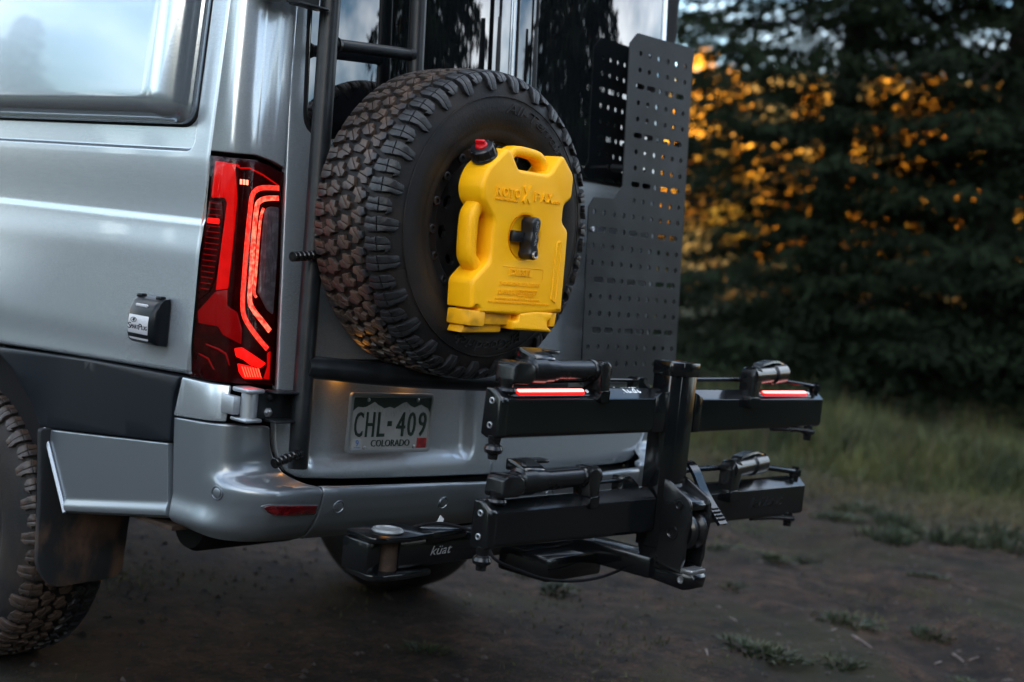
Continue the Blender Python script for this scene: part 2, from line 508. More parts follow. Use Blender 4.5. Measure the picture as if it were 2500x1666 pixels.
def ground_h(x, y):
    x = np.asarray(x, float); y = np.asarray(y, float)
    h = 0.050 * (vnoise(x * 0.7, y * 0.7, 1) - .5) + 0.030 * (vnoise(x * 2.3, y * 2.3, 2) - .5) \
        + 0.022 * (vnoise(x * 6, y * 6, 3) - .5) + 0.016 * (vnoise(x * 13, y * 13, 4) - .5)
    # worn wheel track running along the van's direction of travel to the right of it
    d = (x - 3.2) * 0.75 - (y - 0.6) * 0.66
    h = h - 0.035 * np.exp(-(d / 0.22) ** 2) + 0.02 * np.exp(-((d - 0.42) / 0.16) ** 2)
    near = np.exp(-(((x + .2) / 1.6) ** 2 + ((y - 1.1) / 1.6) ** 2))
    return GZ + h * (1 - 0.8 * near)

def axis_coords(a, b, st, far, g=1.13):
    c = list(np.arange(a, b, st)); s = st
    while c[-1] < far: s *= g; c.append(c[-1] + s)
    s = st
    while c[0] > -far: s *= g; c.insert(0, c[0] - s)
    return np.array(c)
gx, gy = axis_coords(-3.5, 8.0, 0.045, 900), axis_coords(-3.0, 8.0, 0.045, 900)
X, Y = np.meshgrid(gx, gy, indexing='ij')
damp = np.clip(1 - (np.hypot(X, Y) - 60) / 60, 0, 1)
Z = GZ + (ground_h(X, Y) - GZ) * damp
nx, ny = X.shape
idx = np.arange(nx * ny).reshape(nx, ny)
F = np.stack([idx[:-1, :-1], idx[1:, :-1], idx[1:, 1:], idx[:-1, 1:]], -1).reshape(-1, 4)

def ground_material():
    m = bpy.data.materials.new('dirt_and_meadow'); m.use_nodes = True
    t = m.node_tree; b = t.nodes['Principled BSDF']; b.inputs['Roughness'].default_value = 0.92
    b.inputs['Specular IOR Level'].default_value = 0.2
    n_ = t.nodes.new; L = t.links.new
    co = n_('ShaderNodeTexCoord')
    def noise(sc, det=6, ro=0.6):
        q = n_('ShaderNodeTexNoise'); q.inputs['Scale'].default_value = sc; q.inputs['Detail'].default_value = det
        q.inputs['Roughness'].default_value = ro; L(co.outputs['Object'], q.inputs['Vector']); return q
    def ramp(src, p0, p1, c0, c1):
        q = n_('ShaderNodeValToRGB'); q.color_ramp.elements[0].position = p0; q.color_ramp.elements[1].position = p1
        q.color_ramp.elements[0].color = (*c0, 1); q.color_ramp.elements[1].color = (*c1, 1); L(src, q.inputs['Fac']); return q
    def mix(f, a, c):
        q = n_('ShaderNodeMixRGB'); L(f, q.inputs['Fac']); L(a, q.inputs['Color1']); L(c, q.inputs['Color2']); return q
    dirt = ramp(noise(1.6, 7, .65).outputs['Fac'], .38, .62, (.0064, .0038, .0025), (.0260, .0156, .0098))
    fine = ramp(noise(13, 9, .72).outputs['Fac'], .40, .62, (.16, .155, .15), (2.1, 2.0, 1.95))
    grit = ramp(noise(70, 4, .7).outputs['Fac'], .42, .62, (.45, .44, .44), (1.7, 1.65, 1.6))
    mul = n_('ShaderNodeMixRGB'); mul.blend_type = 'MULTIPLY'; mul.inputs['Fac'].default_value = 0.85
    L(dirt.outputs[0], mul.inputs['Color1']); L(fine.outputs[0], mul.inputs['Color2'])
    mul2 = n_('ShaderNodeMixRGB'); mul2.blend_type = 'MULTIPLY'; mul2.inputs['Fac'].default_value = 0.9
    L(mul.outputs[0], mul2.inputs['Color1']); L(grit.outputs[0], mul2.inputs['Color2']); mul = mul2
    gcol = ramp(noise(3.5).outputs['Fac'], .35, .68, (.006, .0075, .0026), (.021, .0175, .007))
    patch = ramp(noise(.9, 7).outputs['Fac'], .50, .60, (0, 0, 0), (1, 1, 1))
    near = mix(patch.outputs[0], mul.outputs[0], gcol.outputs[0])
    # beyond the clearing it is all meadow
    ge = n_('ShaderNodeVectorMath'); ge.operation = 'LENGTH'; L(co.outputs['Object'], ge.inputs[0])
    mr = n_('ShaderNodeMapRange'); mr.inputs['From Min'].default_value = 5.2; mr.inputs['From Max'].default_value = 7.0
    L(ge.outputs['Value'], mr.inputs['Value'])
    med = ramp(noise(.25).outputs['Fac'], .4, .62, (.014, .020, .006), (.042, .044, .014))
    fin = mix(mr.outputs['Result'], near.outputs[0], med.outputs[0])
    half = n_('ShaderNodeMixRGB'); half.inputs['Fac'].default_value = 0.8
    L(patch.outputs[0], half.inputs['Fac'])
    L(fin.outputs[0], b.inputs['Base Color'])
    bp = n_('ShaderNodeBump'); bp.inputs['Strength'].default_value = 0.9; bp.inputs['Distance'].default_value = 0.02
    L(noise(24, 8, .7).outputs['Fac'], bp.inputs['Height']); L(bp.outputs['Normal'], b.inputs['Normal'])
    return m
g = arr_obj('ground', np.stack([X, Y, Z], -1).reshape(-1, 3), F, ground_material(), smooth=True)
g['kind'] = 'structure'

def terrain(name, m, base, along, across, length, depth, hfun, nu=90, nv=30):
    V = []; 
    for i in range(nu + 1):
        for j in range(nv + 1):
            u = -length / 2 + length * i / nu; v = depth * j / nv
            p = base + along * u + across * v
            V.append((p.x, p.y, GZ - 0.05 + hfun(u, v)))
    idx = np.arange((nu + 1) * (nv + 1)).reshape(nu + 1, nv + 1)
    F = np.stack([idx[:-1, :-1], idx[1:, :-1], idx[1:, 1:], idx[:-1, 1:]], -1).reshape(-1, 4)
    o = arr_obj(name, V, F, m, smooth=True); o['kind'] = 'structure'
    return o
vdir = Vector((0.757, 0.653, 0)); vside = Vector((0.653, -0.757, 0))
sdir = Vector((sd.x, sd.y, 0)).normalized(); sside = Vector((-sdir.y, sdir.x, 0))
# sunlit hillside far beyond the spruces
def hill_h(u, v):
    n = float(vnoise(np.array([u * .035 + 9]), np.array([v * .035 + 5]), 11)[0]); 
    return max(0.0, 26 * sstep(0, 115, v) * (0.72 + 0.5 * n))
terrain('hillside', HILLM, vdir * 68, vside, vdir, 420, 180, hill_h)
# unseen rise added behind the viewer to block the low sun from the clearing
def sun_block_h(u, v):
    n = float(vnoise(np.array([u * .08 + 30]), np.array([v * .08]), 12)[0])
    return (10.6 + 1.6 * n) * math.exp(-((v - 22) / 11) ** 2) * math.exp(-(u / 120) ** 4)
terrain('ridge', SUNBLOCKM, sdir * 30, sside, sdir, 300, 50, sun_block_h, 80, 26)

# ---------------------------------------------------------------- trees
def crown_mesh(name, H, R, z0, seed, nb, per, droop, m, leaf=(0.10, 0.030)):
    """conifer crown: whorled drooping branches, each hung with side twigs of small needle faces"""
    g = np.random.default_rng(seed)
    P = []; D = []; S = []
    for b in range(nb):
        f = (b + g.random()) / nb
        z = z0 + (H - z0) * f ** 1.15
        ln = R * (1 - f ** 1.15) ** 0.85 * (0.72 + 0.5 * g.random()) + 0.12
        a = b * 2.399 + g.normal(0, .3)
        k = max(12, int(per * (ln / R) ** 1.1))
        t = g.random(k) ** 0.62
        dz = -droop * ln * (t ** 1.5) * (0.7 + .6 * g.random()) + 0.12 * ln * t ** 4
        wd = (0.30 * ln * (1 - t) * t * 2.4 + .05) 
        off = g.normal(0, 1, k) * wd
        hang = -np.abs(g.normal(0, .085, k)) * (0.4 + droop) - np.abs(off) * 0.30
        er = np.array([cos(a), sin(a)]); es = np.array([-sin(a), cos(a)])
        xy = er[None] * (t * ln)[:, None] + es[None] * off[:, None]
        p = np.column_stack([xy, z + dz + hang])
        dirs = np.column_stack([er[None] * (0.8 + 0 * t)[:, None] + es[None] * (np.sign(off) * .8)[:, None], -0.45 - droop * g.random(k)])
        dirs += g.normal(0, .35, dirs.shape)
        P.append(p); D.append(dirs); S.append(np.full(k, 0.75 + .5 * g.random()))
    P = np.concatenate(P); D = np.concatenate(D); S = np.concatenate(S)
    D /= np.linalg.norm(D, axis=1)[:, None]
    W = np.cross(D, g.normal(0, 1, D.shape)); W /= np.linalg.norm(W, axis=1)[:, None]
    l = leaf[0] * S[:, None] * g.uniform(.7, 1.4, (len(P), 1)); wv = W * leaf[1] * S[:, None]
    V = np.stack([P, P + D * l * .5 + wv, P + D * l, P + D * l * .5 - wv], 1).reshape(-1, 3)
    F = np.arange(len(V)).reshape(-1, 4)
    me = bpy.data.meshes.new(name)
    me.vertices.add(len(V)); me.vertices.foreach_set('co', V.astype(np.float32).ravel())
    me.loops.add(F.size); me.loops.foreach_set('vertex_index', F.astype(np.int32).ravel())
    me.polygons.add(len(F)); me.polygons.foreach_set('loop_start', np.arange(0, F.size, 4, dtype=np.int32))
    me.update(calc_edges=True); me.materials.append(m)
    return me
def trunk_mesh(name, H, r):
    bm = bmesh.new(); g = random.Random(int(H * 100))
    pts = [(g.uniform(-.03, .03) * i, g.uniform(-.03, .03) * i, -0.25 + (H * .97 + .25) * (i / 9)) for i in range(10)]
    tube(bm, pts, r, 10, radii=[r * (1.25 - i / 9 * 1.18 + (0.5 if i == 0 else 0)) for i in range(10)])
    for i in range(40):
        f = 0.08 + .85 * i / 40; a = i * 2.4; ln = (1 - f) * H * .22 + .1; z = H * f
        tube(bm, [(0, 0, z), (cos(a) * ln * .5, sin(a) * ln * .5, z - ln * .06), (cos(a) * ln, sin(a) * ln, z - ln * .25)], .02, 5,
             radii=[.035 * (1.1 - f), .02 * (1.1 - f), .006], caps=False)
    shade(bm); me = bpy.data.meshes.new(name); bm.to_mesh(me); bm.free(); me.materials.append(BARK)
    return me
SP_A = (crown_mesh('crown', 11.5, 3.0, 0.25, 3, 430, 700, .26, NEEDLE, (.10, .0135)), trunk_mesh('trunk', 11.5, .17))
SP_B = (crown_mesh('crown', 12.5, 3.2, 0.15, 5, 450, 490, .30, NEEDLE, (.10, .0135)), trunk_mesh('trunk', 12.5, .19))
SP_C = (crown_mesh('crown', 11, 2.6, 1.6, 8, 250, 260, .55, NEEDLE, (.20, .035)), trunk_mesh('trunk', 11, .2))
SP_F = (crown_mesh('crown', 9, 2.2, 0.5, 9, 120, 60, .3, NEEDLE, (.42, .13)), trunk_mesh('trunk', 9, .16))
def leafy(seed):
    g = np.random.default_rng(seed); n = 1500
    d = g.normal(0, 1, (n, 3)); d /= np.linalg.norm(d, axis=1)[:, None]
    lobes = np.array([[0, 0, 4.3], [.9, .3, 3.6], [-.8, .5, 3.4], [.1, -.9, 3.2], [0, .4, 5.3], [-.4, -.4, 4.8]]); rad = np.array([1.3, 1.0, 1.0, .95, .85, .9])
    k = g.integers(0, 6, n); P = lobes[k] + d * (rad[k] * g.random(n) ** .45)[:, None]
    A = g.normal(0, 1, (n, 3)); A /= np.linalg.norm(A, axis=1)[:, None]; B = np.cross(A, g.normal(0, 1, (n, 3))); B /= np.linalg.norm(B, axis=1)[:, None]
    s = .14
    V = np.stack([P - A * s, P + B * s * .7, P + A * s, P - B * s * .7], 1).reshape(-1, 3); F = np.arange(len(V)).reshape(-1, 4)
    me = bpy.data.meshes.new('crown'); me.vertices.add(len(V)); me.vertices.foreach_set('co', V.astype(np.float32).ravel())
    me.loops.add(F.size); me.loops.foreach_set('vertex_index', F.astype(np.int32).ravel())
    me.polygons.add(len(F)); me.polygons.foreach_set('loop_start', np.arange(0, F.size, 4, dtype=np.int32))
    me.update(calc_edges=True); me.materials.append(ASPEN); return me
AS = (leafy(21), trunk_mesh('trunk', 5.0, .10))

def plant(proto, name, x, y, sc, rz, label, group=None, z=None, cat='tree'):
    t = empty(name, (x, y, (GZ - .02) if z is None else z)); t.rotation_euler.z = rz; t.scale = (sc,) * 3
    tag(t, label, cat, group)
    for nm, me in (('crown', proto[0]), ('trunk', proto[1])):
        link(nm, me, None, t)
    return t
def at(px, d, off=0):            # a point d metres from the camera in the plan direction of the picture column px (2500 wide)
    a = math.atan2((px - 1250), 3472); v = vdir * cos(a) + vside * sin(a)
    return Vector((-3.165, -2.743, 0)) + v * d
TREES = [
    (SP_A, 1985, 16.6, 1.0, .4, 'dark spruce straight beside the perforated panel, golden light in its gaps'),
    (SP_B, 2400, 16.2, 1.00, 2.1, 'dark spruce at the right edge of the clearing, denser and taller than its neighbour'),
    (SP_A, 2760, 17.5, 1.1, 3.3, 'dark spruce half outside the picture at the far right'),
]
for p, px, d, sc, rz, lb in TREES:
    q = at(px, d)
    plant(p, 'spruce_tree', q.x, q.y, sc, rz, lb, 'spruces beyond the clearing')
# golden trees on the sunlit hillside behind
g = random.Random(4)
for i in range(110):
    px = 900 + 2200 * ((i * 37 % 110) + g.random()) / 110; d = g.choice([78, 90, 104, 118, 132]) + g.uniform(-5, 5)
    q = at(px, d); u = (q - vdir * 68).dot(vside); v = (q - vdir * 68).dot(vdir)
    con = i % 9 == 5
    plant(SP_F if con else AS, 'spruce_tree' if con else 'aspen_tree', q.x, q.y, g.uniform(.5, .8) if con else g.uniform(.9, 1.5), g.uniform(0, 6),
          'far dark conifer on the sunlit slope behind the spruces' if con else 'far golden aspen glowing on the sunlit slope behind the spruces',
          'far conifers on the sunlit slope' if con else 'golden aspens on the sunlit slope', GZ - .2 + hill_h(u, v))
# conifers seen only as reflections in the van's glass and paint
for i, (x, y, p, sc, rz, lb) in enumerate([
        (9.9, -9.3, SP_C, 1.6, .3, 'drooping spruce behind the van, mirrored in its rear windows'),
        (9.0, -12.5, SP_F, .42, 1.0, 'low spruce mirrored beside the ladder in the rear window')]):
    plant(p, 'spruce_tree', x, y, sc, rz, lb, 'spruces mirrored in the rear windows')
g = random.Random(15)
for i in range(16):
    az = 121.6 + i * 2.5 + g.uniform(-.7, .7); a = radians(az); d = g.uniform(33, 44)
    plant(SP_F, 'spruce_tree', -1 + cos(a) * d, 1 + sin(a) * d, d * math.tan(radians(g.uniform(6.5, 9.5) + (2.5 if i == 2 else 0))) / 9, g.uniform(0, 6),
          'conifer of the treeline mirrored in the silver side of the van', 'conifers mirrored in the side of the van')
g = random.Random(23)
for i in range(15):
    az = 288 + i * 4.6 + g.uniform(-1, 1); a = radians(az); d = g.uniform(24, 32)
    plant(SP_F, 'spruce_tree', -.3 + cos(a) * d, -.3 + sin(a) * d, d * math.tan(radians(g.uniform(8.0, 12.5))) / 9, g.uniform(0, 6),
          'conifer of the far treeline mirrored low in the rear windows', 'conifers mirrored in the rear windows')
for i in range(9):  # unseen spruces added behind the viewer to cut sky light and darken reflections
    az = 236 + i * 6.2 + g.uniform(-1.5, 1.5); a = radians(az); d = g.uniform(10.5, 14)
    plant(SP_B if i % 2 else SP_A, 'spruce_tree', -3.2 + cos(a) * d, -2.7 + sin(a) * d, g.uniform(.85, 1.15), g.uniform(0, 6),
          'tall unseen spruce added behind the viewer to shade the van', 'unseen spruces added behind the viewer')
for az, el, lb in ((119.3, 11.5, 'left of the two lone conifer tips mirrored in the flared side window'), (120.5, 13.0, 'right and taller of the two lone conifer tips mirrored in the flared side window')):
    a = radians(az); d = 30
    plant(SP_F, 'spruce_tree', -1 + cos(a) * d, 1 + sin(a) * d, d * math.tan(radians(el)) / 9, az, lb)

# ================================================================ THE VAN
van = empty('camper_van', (0, 1.2, 0))
tag(van, 'silver high roof camper van seen from its rear left corner, parked on dirt', 'van')
VO = Matrix.Translation((0, -1.2, 0))
def vp(o):                         # parent to the van, keeping world coordinates in the mesh
    o.parent = van; o.matrix_parent_inverse = VO
    return o

# dark inner shell, roof, right side: closes the body; shell added black to block light and darken the gaps
bm = bmesh.new()
box(bm, -.955, .955, .17, 5.2, .62, 2.62, .05)
vp(obj('body_shell', bm, GAP))
bm = bmesh.new(); box(bm, -.93, .93, .10, 5.2, 2.60, 2.72, .05); vp(obj('roof', bm, PAINT))

# ---- left side panel
def side_off(s, z):
    o = 0.0
    # panel below the crease bulges over the wheel
    o += .006 * sstep(1.345, 1.25, z) - .008 * sstep(1.05, .965, z)
    o += -.004 * sstep(1.50, 1.36, z) * sstep(1.335, 1.352, z)
    # soft swelling towards the wheel arch
    o += .020 * sstep(-.45, -1.05, s) * sstep(1.30, 1.0, z)
    # stamped window recess
    dx = -.068 - s; dz = z - 1.517
    r = .03
    if dx < r and dz < r: d = r - math.hypot(r - min(dx, r), r - min(dz, r))
    else: d = min(dx, dz)
    o -= .0085 * sstep(-.001, .0075, d)
    # lower lip turning in
    zb = side_bot(s)
    o -= .010 * (1 - min(1, (z - zb) / .012)) ** 2
    # rolled edge at the seam
    if s > -.012: o -= .006 * ((s + .012) / .012) ** 2
    return o
def side_bot(s): return interp(s, [-3.2, -1.25, -.93, -.9, -.018, 0], [.93, .93, .926, .929, .9605, .961])
S_ = np.unique(np.concatenate([np.arange(-3.2, -1.3, .08), np.arange(-1.3, -.12, .02), np.arange(-.12, -.05, .0022), np.arange(-.05, -.012, .006), np.linspace(-.012, -.002, 7)]))
Zs = np.unique(np.concatenate([np.linspace(0, .014, 6), np.arange(.02, .36, .014), np.arange(.36, .44, .004), np.arange(.44, .54, .014), np.arange(.545, .61, .0022), np.arange(.61, 1.66, .035)]))
def dedupe(a, e=8e-4):
    o = [a[0]]
    for q in a[1:]:
        if q - o[-1] > e: o.append(q)
    return np.array(o)
S_, Zs = dedupe(S_), dedupe(Zs)
bm = bmesh.new(); rows = []
for s in S_:
    zb = side_bot(s)
    rows.append([bm.verts.new(skin(s, z, side_off(s, z))) for z in [zb + t * (1 if t > .1 else 1) for t in Zs]])
for a, b in zip(rows, rows[1:]):
    for k in range(len(Zs) - 1): bm.faces.new((a[k], b[k], b[k + 1], a[k + 1]))
vp(obj_raw('side_panel', bm, PAINT, ang=50))

# ---- flared window bump-out with its rubber gasket
def flare_ring(right, bot, r):
    return round_poly([(-1.75, bot), (right, bot), (right, 2.45), (-1.75, 2.45)], r, 8)
fb = [(.0, -.012, 0, 0), (0, .006, 0, 0)]
O_ = flare_ring(-.078, 1.583, .055); I_ = flare_ring(-.185, 1.642, .035)
bm = bmesh.new(); rings = []
prof = [(0, -.008), (0, .010), (.02, .016), (.05, .017), (.08, .024)] + [(.10 + .9 * (1 - cos(t)), .024 + .070 * sin(t)) for t in np.linspace(.06, pi / 2, 14)]
for f, h in prof:
    rings.append([bm.verts.new(skin(a[0] + (b[0] - a[0]) * f, a[1] + (b[1] - a[1]) * f, h)) for a, b in zip(O_, I_)])
n = len(O_)
for a, b in zip(rings, rings[1:]):
    for k in range(n): bm.faces.new((a[k], a[(k + 1) % n], b[(k + 1) % n], b[k]))
bm.faces.new(rings[-1])
fl = vp(obj_raw('flare_window', bm, FLARE, ang=60))
bm = slab(flare_ring(-.0725, 1.5775, .06), thick=.012, bev=.002, fmap=skin_off(-.0035))
ga = obj('gasket', bm, GAP, fl)
ga.parent = fl

# ---- rear pillar above the lamp, lamp, corner piece
pil = [(.002, 1.521), (.103, 1.519), (.170, 1.521), (.218, 1.513), (.2595, 1.499), (.2595, 2.6), (.002, 2.6)]
def pil_map(u, v, o): return skin(u, v, o + .0015 * sstep(.125, .135, u))
vp(obj('rear_pillar', slab(pil, thick=.02, bev=.005, fmap=pil_map, du=.012), PAINT))

lampO = [(-.001, 1.512), (.103, 1.510), (.176, 1.511), (.221, 1.502), (.2595, 1.489), (.2595, .953), (.135, .957), (-.015, .958), (-.018, 1.05), (-.020, 1.14), (-.020, 1.24), (-.010, 1.33), (-.001, 1.414)]
lamp = vp(obj('tail_lamp', slab(lampO, thick=.03, bev=.004, fmap=skin_off(-.010), du=.012), LAMPBLACK))
def lp(name, pts, m, d, th=.004, bev=.0012, r=.004, du=.014):
    o = obj(name, slab(round_poly(pts, r, 3) if r else pts, thick=th, bev=bev, fmap=skin_off(-.010 + d), du=du), m, lamp)
    return o
band = [(.022, 1.498), (.128, 1.493), (.127, 1.422), (.123, 1.347), (.117, 1.255), (.112, 1.188), (.112, 1.146), (.143, 1.132), (.158, 1.091), (.158, 1.054), (.103, 1.074),
        (.087, 1.093), (.007, 1.093), (-.001, 1.122), (.069, 1.175), (.085, 1.322), (.092, 1.398), (.081, 1.409), (.015, 1.407)]
lp('red_panel', [(.022, 1.498), (.128, 1.493), (.127, 1.422), (.123, 1.347), (.117, 1.255), (.112, 1.188), (.070, 1.180), (.080, 1.29), (.092, 1.398), (.081, 1.409), (.015, 1.407)], LAMPRED, .002)
lp('lower_red_panel', [(.112, 1.186), (.112, 1.146), (.143, 1.132), (.158, 1.091), (.158, 1.054), (.103, 1.074), (.087, 1.093), (.007, 1.093), (-.001, 1.122), (.069, 1.177)], LAMPDARKRED, .002)
lp('side_strip', [(.114, 1.49), (.146, 1.478), (.142, 1.40), (.135, 1.25), (.128, 1.14), (.118, 1.15), (.120, 1.255), (.128, 1.40)], LAMPBLACK, .004)
lp('vent_frame', [(.011, 1.398), (.074, 1.400), (.083, 1.36), (.078, 1.29), (.064, 1.208), (.042, 1.173), (-.006, 1.146), (-.013, 1.244), (-.001, 1.33)], LAMPBLACK, .0035)
for k in range(16):
    z = 1.392 - k * .0142
    x1 = interp(z, [1.15, 1.18, 1.21, 1.29, 1.36], [.02, .045, .060, .072, .076]); x0 = interp(z, [1.15, 1.24, 1.33], [.0, -.006, .004]) + .010
    lp('vent_fin', rect(x0, x1, z, z + .0024), LAMPDARKRED, .006, .002, .0005, 0)
lp('vent_reflector', rect(.014, .071, 1.343, 1.3565), LEDGLOW, .0075, .003)
def guide(name, c, wd, m, d=.004):
    c = [Vector(p) for p in smooth_path([(a, b, 0) for a, b in c], 5)]
    L_, R_ = [], []
    for i, p in enumerate(c):
        t = (c[min(len(c) - 1, i + 1)] - c[max(0, i - 1)]).normalized(); q = Vector((-t.y, t.x, 0)) * wd / 2
        L_.append((p + q)[:2]); R_.append((p - q)[:2])
    return lp(name, L_ + R_[::-1], m, d, .005, .001, 0, .02)
g1 = [(.250, 1.448), (.215, 1.446), (.188, 1.440), (.171, 1.424), (.166, 1.39), (.161, 1.317), (.157, 1.225), (.156, 1.154), (.166, 1.117), (.202, 1.076), (.236, 1.045)]
g2 = [(.250, 1.423), (.215, 1.419), (.194, 1.410), (.185, 1.392), (.180, 1.318), (.178, 1.226), (.176, 1.167), (.189, 1.141), (.221, 1.110), (.241, 1.09)]
g3 = [(.206, 1.394), (.199, 1.370), (.195, 1.320), (.191, 1.227), (.189, 1.185), (.196, 1.172)]
guide('light_guide', g1, .0125, GUIDE1); guide('light_guide', g2, .0125, GUIDE2); guide('light_guide', g3, .006, GUIDE2)
clearO = [(.211, 1.392), (.226, 1.400), (.252, 1.400), (.254, 1.290), (.251, 1.197), (.248, 1.131), (.229, 1.143), (.200, 1.185), (.202, 1.228), (.206, 1.346)]
lp('clear_reflector', clearO, CLEARL, .003, .004, .002)
for k in range(5):
    lp('reflector_rib', rect(.214 + k * .008, .216 + k * .008, 1.20 + .006 * k * k * .2, 1.388), CLEARL, .0062, .003, .0006, 0)
lp('fog_lens', [(.149, 1.007), (.196, 1.0), (.212, .988), (.226, .969), (.168, .970), (.154, .986)], LEDGLOW, .003)
for k in range(7):
    lp('fog_rib', [(.160 + k * .008, 1.0 - k * .0006), (.1625 + k * .008, 1.0 - k * .0006), (.1745 + k * .0075, .974), (.172 + k * .0075, .974)], LEDM, .0050, .003, .0005, 0)
lp('fog_lens', [(.138, 1.043), (.160, 1.047), (.194, 1.030), (.233, 1.009), (.216, .996), (.186, 1.004), (.166, 1.016), (.144, 1.023)], LEDGLOW, .004)
lp('fog_lens', [(.236, 1.035), (.246, 1.04), (.246, .968), (.228, .970), (.238, 1.0)], LAMPRED, .003)
lp('reflector_edge', [(.045, 1.046), (.092, 1.040), (.118, 1.030), (.13, 1.0), (.126, 1.0), (.114, 1.026), (.09, 1.036), (.045, 1.043)], LAMPDARKRED, .003, .003, .0005, .002)
lp('reflector_edge', [(.02, 1.019), (.06, 1.012), (.084, .985), (.079, .987), (.058, 1.008), (.02, 1.016)], LAMPDARKRED, .003, .003, .0005, .002)
for x in (.131, .140, .149): lp('brake_led', rect(x, x + .0065, 1.446, 1.4585), LEDHOT, .005, .003, .0008, .001, 0)
lp('top_edge', [(.115, 1.482), (.158, 1.486), (.20, 1.474), (.25, 1.452), (.25, 1.4555), (.20, 1.478), (.158, 1.490), (.115, 1.486)], LAMPRED, .003, .003, .0005, .001)
lens = obj('lens_cover', slab(lampO, thick=.014, bev=.006, fmap=skin_off(.0015), du=.012), LENS, lamp)

vp(obj('corner_panel', slab(round_poly([(-.030, .952), (.136, .952), (.128, .862), (-.050, .8505)], .006, 3), thick=.02, bev=.004, fmap=skin_off(.001), du=.012), PAINT))

# ---- cladding, quarter panel
def clad_map(u, v, o): return skin(u, v, o + .006 + .030 * sstep(-.55, -.85, u) * sstep(.72, .86, v))
cladO = round_poly([(-1.02, .914), (-.887, .921), (-.443, .942), (-.028, .9535), (-.052, .902), (-.050, .783), (-.62, .7265), (-.661, .725), (-.708, .793), (-.781, .872), (-.86, .905), (-1.0, .908)],
                   [0, .01, .01, .012, .02, .006, .004, .004, .03, .03, .02, 0], 4)
vp(obj('wheel_arch_cladding', slab(cladO, thick=.03, bev=.006, fmap=clad_map, du=.03, dv=.04), CLAD))
def q_bot(u): return interp(u, [-.625, -.487, -.03], [.488, .511, .591])
def quarter_map(u, t, o): return skin(u, t + q_bot(u), o + .004 + .008 * sstep(.045, .016, t) - .010 * sstep(.010, .0, t))
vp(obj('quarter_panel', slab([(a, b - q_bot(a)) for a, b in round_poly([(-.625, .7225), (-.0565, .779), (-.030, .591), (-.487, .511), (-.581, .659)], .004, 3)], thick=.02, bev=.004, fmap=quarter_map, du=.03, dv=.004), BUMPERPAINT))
bm = bmesh.new(); tube(bm, smooth_path([skin(-.628, .724, .008), skin(-.585, .659, .008), skin(-.49, .513, .008)], 6), .006, 8)
vp(obj('panel_trim', bm, CHROME))

# ---- bumper: two corner mouldings and the middle
def bump_prof(z): return interp(z, [.545, .565, .585, .61, .645, .680, .697, .706, .713, .719, .727, .738, .76], [.005, .022, .045, .063, .078, .086, .087, .083, .073, .056, .030, .010, 0])
def bump_map(u, v, o):
    wgt = sstep(.085, .225, u); edge = sstep(.20, .09, u)
    b = bump_prof(v) * wgt + (1 - wgt) * (-.006 + .010 * sstep(.66, .60, v) - .02 * sstep(.60, .57, v))
    return skin(u, v, o + b + .004)
cornerO = round_poly([(-.053, .847), (.13, .857), (.2465, .852), (.250, .81), (.257, .785), (.272, .755), (.292, .729), (.318, .7145), (.350, .7085), (.356, .70), (.349, .563), (.1, .570), (-.022, .584)],
                     [.004, 0, .006, .02, .02, .02, .02, .02, 0, .002, .004, .02, .004], 4)
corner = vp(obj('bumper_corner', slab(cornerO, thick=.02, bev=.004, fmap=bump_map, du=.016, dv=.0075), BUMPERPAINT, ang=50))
me_r = bpy.data.meshes.new('bumper_corner')
bm = bmesh.new(); bm.from_mesh(corner.data)
for v in bm.verts: v.co.x = .618 + (-.7455 - v.co.x) * (.337 / .2545)
bmesh.ops.reverse_faces(bm, faces=bm.faces[:]); bm.to_mesh(me_r); bm.free()
vp(link('bumper_corner', me_r, BUMPERPAINT))
xa, xb = -.7455, .618
midO = [(xa, .562), (xb, .552), (xb, .690)] + [(x, interp(x, [-.7455, 0, .3, .618], [.707, .6845, .684, .690])) for x in np.linspace(xb - .06, xa + .06, 14)] + [(xa, .708)]
def mid_map(u, v, o):
    bow = .012 * (1 - (u / .75) ** 2)
    return Vector((u, rearY(v) - bump_prof(v + .012 * (u - xa) / 1.36 * 1.3) - .004 - o - bow * sstep(.73, .68, v), v))
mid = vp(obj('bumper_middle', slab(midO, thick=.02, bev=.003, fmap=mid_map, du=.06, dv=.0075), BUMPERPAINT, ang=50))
bm = bmesh.new(); box(bm, -.9, .9, .0, .3, .565, .64, .02)
vp(obj('bumper_beam', bm, UNDER))

def sensor(p, nrm, r=.0125):
    nrm = Vector(nrm).normalized(); q = nrm.to_track_quat('Z', 'Y').to_matrix().to_4x4(); M_ = Matrix.Translation(p) @ q
    bm = bmesh.new()
    lathe(bm, [(r * 1.5, -.002), (r * 1.45, .0025), (r * 1.25, .003), (r * 1.12, .0005), (r * 1.05, -.002), (r * .98, -.001), (r * .95, .0022), (r * .8, .003), (1e-5, .003)], (0, 0, 0), 'Z', 28)
    for v in bm.verts: v.co = M_ @ v.co
    vp(obj('parking_sensor', bm, BUMPERPAINT))
def surf_n(f, u, v):
    e = .004; a = f(u + e, v, 0) - f(u - e, v, 0); b = f(u, v + e, 0) - f(u, v - e, 0); return a.cross(b)
for f, u, v in ((bump_map, .118, .688), (mid_map, -.687, .655), (mid_map, -.302, .640), (mid_map, .16, .635)):
    sensor(f(u, v, .0005), surf_n(f, u, v))
